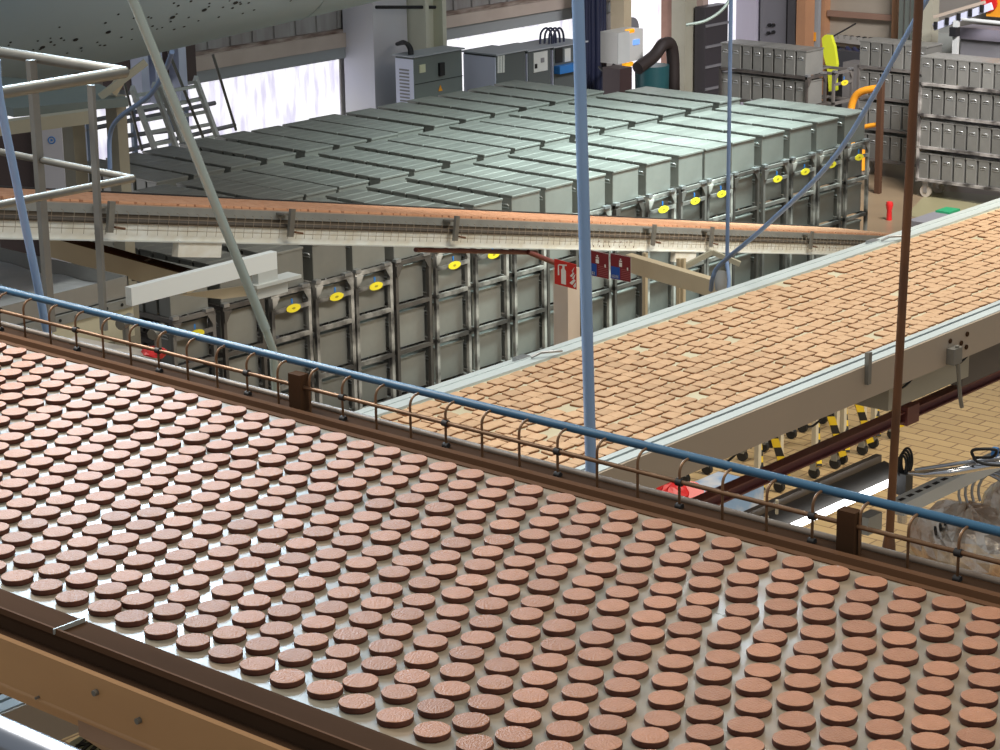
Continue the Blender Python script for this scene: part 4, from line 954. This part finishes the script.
# orange bumper hoop
t = thing('bumper_hoop','orange tubular bumper hoop behind the right end of the trolley block','hoop',(20.9,12.9,0))
def hp_(px_,py_): return U(px_,py_,x=20.9)
MB().tube(smooth([hp_(852,172),hp_(851,130),hp_(851,110),hp_(855,97),hp_(863,91),hp_(879,88)],5),.04,14).build('tube', orange_p, t)
MB().tube([hp_(861,170),hp_(861,150)],.045,12).build('foot', orange_p, t)
MB().tube([hp_(853,129),hp_(879,124)],.025,12).build('cross_tube', orange_p, t)
c = hp_(880,120); MB().box(c.x-.03,c.x+.03,c.y-.03,c.y+.03,0,hp_(880,80).z).build('brown_upright', mat('rust_upright',(.07,.032,.015),.6), t)
# white column and conveyors at the far upper right
t = thing('steel_column','white-green steel column at the upper right','column',(23,U(930,10,x=22.9).y,0)); boxX(924,935,-60,22.9,23.05).build('shaft', cream_l, t)
t = thing('roller_conveyor','pale sloping roller conveyor with black clips at the upper right','conveyor',tuple(U(965,30,x=22.6)))
p = U(934,17,x=22.5); q = U(985,2,x=22.5); MB().bar(p,q,.03,.035).build('upper_rail', mat('tan_rail',(.50,.42,.33),.5), t)
p2 = U(934,27,x=22.5); q2 = U(992,6,x=22.5); MB().bar(p2,q2,.03,.08).build('lower_rail', lilac_m, t)
for k in range(5): c = p2.lerp(q2,.05+.2*k); MB().box(c.x-.04,c.x-.01,c.y-.02,c.y+.02,c.z-.03,c.z+.05).build('clip', black_m, t)
p = U(962,19,x=22.5); q = U(1010,24,x=22.5); MB().tube([p,q],.022).build('long_bar', white_m, t)
p = U(957,40,x=22.5); MB().box(22.45,22.5,p.y-.03,p.y+.03,0,U(957,20,x=22.5).z).build('post', white_m, t); c = U(957,31,x=22.5); MB().box(22.40,22.5,c.y-.04,c.y+.04,c.z-.05,c.z+.05).build('clamp', black_m, t)
t = thing('machine_hood','smooth lilac-grey machine hood at the right edge','hood',(22.9,U(985,35,x=22.8).y,1.2)); a = U(959,27,x=22.8); b = U(1020,44,x=22.8)
MB().box(22.8,23.1,b.y,a.y,b.z,a.z).build('hood', mat('lilac_steel',(.40,.38,.45),.3,.4), t); MB().box(22.85,23.1,b.y,a.y,0,b.z).build('base', grey_m, t)
t = thing('green_machine','pale green-grey cabinet behind the trolleys at the upper right','cabinet',(23.4,U(940,40,x=23.2).y,0)); boxX(908,1010,30,23.2,23.8).build('body', mat('palegreen',(.34,.36,.33),.4), t)
t = thing('orange_housing','orange and red machine housing in the top right corner','machine',tuple(U(992,8,x=23.0))); a = U(988,-30,x=23); b = U(1020,19,x=23); MB().box(23,23.3,b.y,a.y,b.z,a.z).build('housing', orange_p, t)
a = U(988,3,x=22.95); MB().disc((22.99,a.y,a.z),(-1,0,0),.1,.03,16).build('red_disc', red_m, t)
t = thing('hanging_chains','dark vertical rails between the shutter and the white column','rails',(23.2,U(912,20,x=23.1).y,0))
for px_ in (900,906,912,917): p = U(px_,20,x=23.1); MB().box(23.1,23.14,p.y-.02,p.y+.02,0,3.5).build('rail', mat('dim_rail'+str(px_),(.13,.15,.13),.5), t)
# floor bits
p = U(889,220,z=0); rp = thing('red_bollard','small red plastic post standing on the bare floor','post',tuple(p)); 
MB().tube([p,p+Vector((0,0,.10)),p+Vector((0,0,.16)),p+Vector((0,0,.19))],[.03,.025,.04,.03],12).build('post', red_m, rp)
p = U(938,222,z=0); t = thing('grey_ducting_box','low grey-green box on the floor beyond the white rail','box',tuple(p)); MB().box(p.x-.35,p.x+.25,p.y-.15,p.y+.15,0,.06).build('body', grey_m, t)
p = U(948,217,z=0); MB().box(p.x-.12,p.x+.1,p.y-.08,p.y+.08,0,.08).build('green_lid', green_m, t)
# painted lighter floor patch
p = [U(930,190,z=.002),U(1000,196,z=.002),U(1000,225,z=.002),U(905,216,z=.002)]
struct(MB().add([(v.x,v.y,.003) for v in p], [(0,1,2,3)]).build('floor_patch', mat('olive_floor',(.26,.24,.13),.4)))

# ------------------------------------------------------------------ under the middle conveyor
mz = 2.02; my = 5.12
mb = thing('maroon_beam','dark maroon steel beam running below the white-railed conveyor','beam',(9,my,mz-.05))
m_ = MB().box(3,13.4,my-.028,my+.028,mz+.018,mz+.025).box(3,13.4,my-.028,my+.028,mz-.025,mz-.018).box(3,13.4,my-.006,my+.006,mz-.02,mz+.02); m_.build('flange', maroon_m, mb)
p = U(905,432,y=my); MB().box(p.x-.05,p.x+.05,my-.04,my+.04,mz-.04,mz+.045).build('collar', maroon_m, mb)
# hazard-striped carts on casters standing on the tiles
def make_cart(x, y, label):
    t = thing('wheeled_cart', label, 'cart', (x,y,0), 'hazard-striped carts under the conveyor')
    hz = HZ
    for dx,dy in ((0,0),(.26,0),(0,.6),(.26,.6)):
        MB().box(x+dx-.017,x+dx+.017,y+dy-.017,y+dy+.017,.12,.92).build('post', mat('cart_post'+str(R()),(.62,.56,.42),.5), t)
        f_ = MB().box(x+dx-.02,x+dx+.02,y+dy-.025,y+dy+.025,.06,.13).build('caster_fork', galv_m, t)
        MB().disc((x+dx-.014,y+dy,.04),(1,0,0),.04,.028,16).build('wheel', rubber_m, f_)
    MB().bar((x-.02,y-.05,.10),(x+.13,y+.1,.55),.035,.05).build('striped_strut', hz, t)
    MB().bar((x+.28,y-.05,.10),(x+.13,y+.1,.75),.035,.05).build('striped_strut', hz, t)
    MB().bar((x+.0,y+.55,.12),(x+.22,y+.2,.6),.035,.05).build('striped_strut', hz, t)
    return t
HZ = mat('hazard_stripes',(.75,.55,.03),.5)
nt = HZ.node_tree; wv_ = nt.nodes.new('ShaderNodeTexWave'); wv_.inputs['Scale'].default_value = 5; wv_.bands_direction = 'DIAGONAL'; tc_n = nt.nodes.new('ShaderNodeTexCoord'); nt.links.new(tc_n.outputs['Object'], wv_.inputs['Vector'])
cr_ = nt.nodes.new('ShaderNodeValToRGB'); cr_.color_ramp.interpolation = 'CONSTANT'; cr_.color_ramp.elements[0].color = (.012,.012,.012,1); cr_.color_ramp.elements[1].color = (.75,.52,.02,1); cr_.color_ramp.elements[1].position = .5
nt.links.new(wv_.outputs['Fac'], cr_.inputs[0]); nt.links.new(cr_.outputs[0], nt.nodes['Principled BSDF'].inputs['Base Color'])
for (px_,py_,lab) in ((842,464,'second from the right'),(873,448,'rightmost'),(814,478,'third from the right'),(757,502,'leftmost')):
    p = U(px_,py_,z=0); make_cart(p.x, p.y, 'pale-posted cart on casters with hazard-striped struts, %s of four' % lab)
# thin pale hanging rods behind the guard rail
t = thing('hanging_rods','pair of thin pale rods hanging below the white-railed conveyor','rods',(6.9,4.7,1.6))
for px_,pb_ in ((767,520),(777,500)):
    p = U(px_,pb_,d=8.2); MB().tube([p,(p.x,p.y,ZM-.2)],.006,8).build('rod', cream_m, t)
# fluorescent batten
fz = 1.7; p = U(785,530,z=fz); q = U(902,477,z=fz); p = q+(p-q)*1.12
fb = thing('fluorescent_batten','lit fluorescent tube in a grey trough reflector above the tiles','lamp',tuple((p+q)/2-Vector((0,0,.05))))
ux = (q-p).normalized(); nn = Vector((-ux.y,ux.x,0))
MB().tube([p,q],.0165,14).build('tube', tube_em, fb)
m_ = MB(); e0 = p-ux*.35; e1 = q+ux*.02
prof = [(.022,-.012),(.03,-.005),(.04,.01),(.07,.04),(.11,.05)]
vs = [e+nn*c+Vector((0,0,h)) for e in (e0,e1) for c,h in prof]; m_.add(vs, [(i,i+1,5+i+1,5+i) for i in range(4)], 0, True)
ro_ = m_.build('reflector', mat('reflector_grey',(.10,.095,.085),.6,.1), fb)
MB().bar(e0+nn*.14+Vector((0,0,.05)),e1+nn*.14+Vector((0,0,.05)),.03,.05).build('housing', mat('batten_housing',(.20,.17,.14),.5), fb)
for e in (p,q): MB().bar(e-Vector((0,0,.0)),e+nn*.05+Vector((0,0,.0)),.02,.03).build('end_cap', dull_st, fb)
# cable coil, perforated strut and chrome rods
q1 = U(904,468,z=fz+.08)
t = thing('cable_coil','black cable coiled on the bracket beside the fluorescent lamp','cable',tuple(q1))
m_ = MB()
for k in range(4): m_.tube(arc(q1+Vector((.014*k-.02,0,.015+.004*k)),(right.x*.4,right.y*.4,0),(0,0,1),.05+.004*k,0,6.28,20),.006,6)
m_.build('coil', black_m, t); MB().box(q1.x-.03,q1.x+.03,q1.y-.03,q1.y+.03,q1.z-.12,q1.z-.02).build('bracket', mat('coil_bracket',(.04,.045,.05),.5), t)
MB().tube([q1-Vector((0,0,.05)),q1-Vector((0,0,.26))],.022,12).build('rod', chrome_m, t)
sz = 1.72; a = U(897,508,z=sz); b = U(1012,453,z=sz)
t = thing('perforated_strut','galvanised slotted strut reaching in from the right','strut',tuple((a+b)/2-Vector((0,0,.1))))
MB().bar(a,b,.075,.06).build('channel', mat('pale_zinc',(.52,.54,.52),.5), t)
m_ = MB(); L_ = (b-a).length
for k in range(14): c = a.lerp(b,(k+.5)/14)+Vector((0,0,.0305)); MB().bar(c-(b-a).normalized()*.02,c+(b-a).normalized()*.02,.02,.002).build('slot', black_m, t)
a = U(870,522,z=sz-.05); MB().box(a.x-.06,a.x+.05,a.y-.03,a.y+.03,a.z-.04,a.z+.04).build('end_box', galv_m, t)
t = thing('chrome_arm','shiny metal arm with a cable lying above the slotted strut','arm',tuple(U(950,470,z=sz+.15)))
MB().tube([U(908,473,z=sz+.12),U(925,474,z=sz+.12),U(950,472,z=sz+.14),U(985,466,z=sz+.16),U(1015,462,z=sz+.16)],[.008,.016,.02,.018,.018],12).build('arm', chrome_m, t)
MB().tube([U(915,470,z=sz+.15),U(960,463,z=sz+.17),U(1015,456,z=sz+.2)],.009,8).build('upper_rod', steel_t, t)
MB().tube(smooth([U(975,460,z=sz+.2),U(972,451,z=sz+.24),U(982,449,z=sz+.26),U(996,450,z=sz+.26),U(992,457,z=sz+.22),U(974,458,z=sz+.2),U(985,464,z=sz+.2),U(1015,466,z=sz+.2)]),.007,6).build('cable', black_m, t)
c = U(995,452,z=sz+.24); MB().box(c.x-.012,c.x+.012,c.y-.012,c.y+.012,c.z-.02,c.z+.02).build('blue_connector', blue_m, t)
# foil-wrapped machine
cz2 = .9; cen = U(965,545,z=cz2)
t = thing('wrapped_machine','machine wrapped in crumpled glossy film at the right edge','machine',(cen.x+.1,cen.y,0.4))
def blob(c, rx, ry, rz_, seed, n=28):
    rg = random.Random(seed); m = MB(); vs = []
    for i in range(n//2+1):
        th_ = math.pi*i/(n//2)
        for k in range(n):
            ph_ = 2*math.pi*k/n; w_ = 1+.10*(rg.random()-.5)+.06*math.sin(5*ph_+3*th_)
            vs.append(Vector(c)+Vector((rx*w_*math.sin(th_)*math.cos(ph_), ry*w_*math.sin(th_)*math.sin(ph_), rz_*w_*math.cos(th_))))
    m.add(vs, [(i*n+k,i*n+(k+1)%n,(i+1)*n+(k+1)%n,(i+1)*n+k) for i in range(n//2) for k in range(n)], 0, False); return m
blob(cen, .26,.30,.22,1).build('wrapped_bulk', foil_m, t)
blob(cen+Vector((.30,-.22,.12)), .30,.26,.26,2).build('wrapped_bulk', foil_m, t)
m_ = MB(); cc2 = U(985,498,z=1.25)
for k in range(4): m_.tube(arc(cc2+Vector((.03*k,-.02*k,0)),(.5,-.86,0),(0,.2,.98),.13,-.3,3.4,12),.008,6)
m_.build('wire_guard', steel_t, t)
m_ = MB(); 
for k in range(9): c = U(935+k*5,528-k*3.0,z=1.08); m_.bar(c,c+Vector((.10,.05,-.07)),.012,.02)
m_.build('black_fins', black_m, t)
p = U(987,590,z=.45); MB().box(p.x-.035,p.x+.035,p.y-.035,p.y+.035,0,U(987,560,z=.7).z).build('red_leg', mat('red_leg',(.48,.05,.02),.4), t)
# packages seen through the guard
p = U(702,484,z=.5); t = thing('printed_package','white and blue printed package with red corners beneath the conveyor','package',(p.x,p.y,.3))
MB().box(p.x-.05,p.x+.45,p.y-.15,p.y+.2,0,.42).build('carton', mat('white_carton',(.62,.64,.68),.4,c2=(.25,.40,.62),scale=5,amt=.2), t)
q = U(692,478,z=.6); MB().disc((q.x,q.y,.5),(-.3,-.6,.7),.07,.03,14).build('red_cap', red_m, t); q = U(712,498,z=.45); MB().disc((q.x,q.y,.44),(-.3,-.6,.7),.06,.03,14).build('red_cap', red_m, t)
q = U(672,488,z=.55); t2 = thing('red_bag','red bag with a black clip beneath the conveyor','bag',(q.x,q.y,.3)); blob((q.x,q.y,.5),.13,.1,.08,3,14).build('bag', red_m, t2); MB().box(q.x-.2,q.x-.13,q.y-.02,q.y+.04,.46,.52).build('clip', black_m, t2)
# red bundle and fittings below the white beam (left)
q = U(154,353,d=8.8); t = thing('red_cloth','small bright red cloth below the white box beam','cloth',tuple(q)); blob(q,.05,.05,.025,5,14).build('cloth', red_m, t)
t = thing('valve_unit','small steel valves on a pale base below the tray','valve',tuple(U(120,350,d=8.8)))
q = U(118,352,d=8.8); MB().bar(U(70,345,d=8.8),U(158,362,d=8.8),.08,.05).build('base', mat('pale_base',(.42,.38,.32),.5), t); q = U(120,360,d=8.8); MB().box(q.x-.03,q.x+.03,q.y-.03,q.y+.03,0,q.z).build('leg', cream_l, t)
for px_,py_ in ((120,325),(152,335)):
    c = U(px_,py_,d=8.75); MB().tube([c,c+Vector((.07,.02,.01))],.022,12).tube([c+Vector((.035,.01,0)),c+Vector((.035,.01,-.08))],.014,10).build('valve_body', stain_m, t)

# ------------------------------------------------------------------ bottom left corner
a = U(-60,700,d=4.0); p0 = U(0,736,d=4.0); b = Vector((p0.x,p0.y-1.0,p0.z))
pole('handrail_tube','polished steel handrail tube in the bottom left corner',[Vector((p0.x,p0.y+1.2,p0.z)),b],.034,steel_t,'handrail',24)
fz_ = 1.9
t = thing('lower_walkway','pale panel with a dark grid below the foreground conveyor','walkway',tuple(U(20,735,z=fz_)))
def hq(pts, z): return [Vector((v.x,v.y,z)) for v in (U(px_,py_,z=z) for px_,py_ in pts)]
MB().slab(hq([(-30,712),(10,690),(42,707),(10,727)],fz_),.02).build('pale_panel', mat('pale_green_panel',(.62,.66,.58),.5,emit=(.7,.75,.65),es=.25), t)  # faint emission lifts the pale panel's brightness; it is no lamp
MB().bar(*hq([(-10,716),(24,701)],fz_+.015),.02,.02).build('divider', black_m, t)
MB().slab(hq([(70,748),(98,732),(112,742),(110,760),(80,765)],fz_),.02).build('grid_panel', mat('pale_green_panel2',(.40,.44,.38),.5), t)
m_ = MB()
for k in range(4): m_.bar(*hq([(74+k*9,752),(92+k*9,736)],fz_+.015),.012,.02)
m_.bar(*hq([(76,748),(112,742)],fz_+.015),.012,.02); m_.build('grid_bars', black_m, t)

# ------------------------------------------------------------------ light
wd_ = bpy.data.worlds.new('world'); scene.world = wd_; wd_.use_nodes = True
bgn = wd_.node_tree.nodes['Background']; bgn.inputs['Color'].default_value = (0.86,0.92,1.0,1); bgn.inputs['Strength'].default_value = 0.37
def area(name, loc, target, size, sizey, power, colr, spread=180):  # unseen area lights; no fittings are modelled
    l = bpy.data.lights.new(name, 'AREA'); l.shape = 'RECTANGLE'; l.size = size; l.size_y = sizey; l.energy = power; l.color = colr; l.spread = math.radians(spread)
    o = bpy.data.objects.new(name, l); col.objects.link(o); o.location = loc
    o.rotation_euler = (Vector(target)-Vector(loc)).to_track_quat('-Z','Y').to_euler(); return o
area('belt_glare_light', (5.95,7.3,5.35), (2.7,3.3,3.37), 1.0, .7, 34, (.62,.82,1.0), 90)  # unseen, added for the pale glare on the foreground belt
area('belt_glare_light', (7.78,5.35,5.4), (3.6,2.5,3.37), .16, .2, 1.6, (.80,.90,1.0), 60)  # unseen, added for the small second glare spot on that belt
area('unseen_light', (7.5,5.2,6.6), (7.5,5.2,2.4), 3.4, 1.0, 66, (1.0,.96,.86), 110)
area('unseen_light', (16.0,10.0,5.0), (15.4,11.9,1.4), 4.2, .6, 240, (.78,1.0,1.0), 62)
area('unseen_light', (11.0,7.6,4.6), (12.2,11.5,.4), 3.6, .6, 52, (1.0,.97,.90), 80)  # added to brighten the front faces of the trolley block
area('unseen_light', (13,4.5,6.5), (13,6,0), 3, 1.2, 250, (1.0,.90,.74), 130)
area('unseen_light', (3.4,1.2,6.2), (3.4,2.6,3.3), 2.0, 1.0, 34, (1.0,.86,.66), 130)  # unseen warm light brightening the round biscuits
area('unseen_light', (3.6,7.6,6.6), (3.3,5.2,3.4), 2.0, 1.0, 72, (1.0,.96,.90), 80)  # added to make the far round biscuits paler
area('unseen_light', (18.6,9.2,5.2), (21.3,12.8,.8), 2, 1.2, 170, (1.0,.95,.98), 80)  # added to brighten the tin faces on the right-hand racks
area('duct_fill_light', (2.5,4.5,4.6), (5.5,9.5,8.6), 1.2, .5, 120, (.74,.95,1), 90)  # added unseen light from below, brightening the duct
scene.view_settings.view_transform = 'Standard'
scene.view_settings.look = 'None'
scene.view_settings.exposure = 0.0
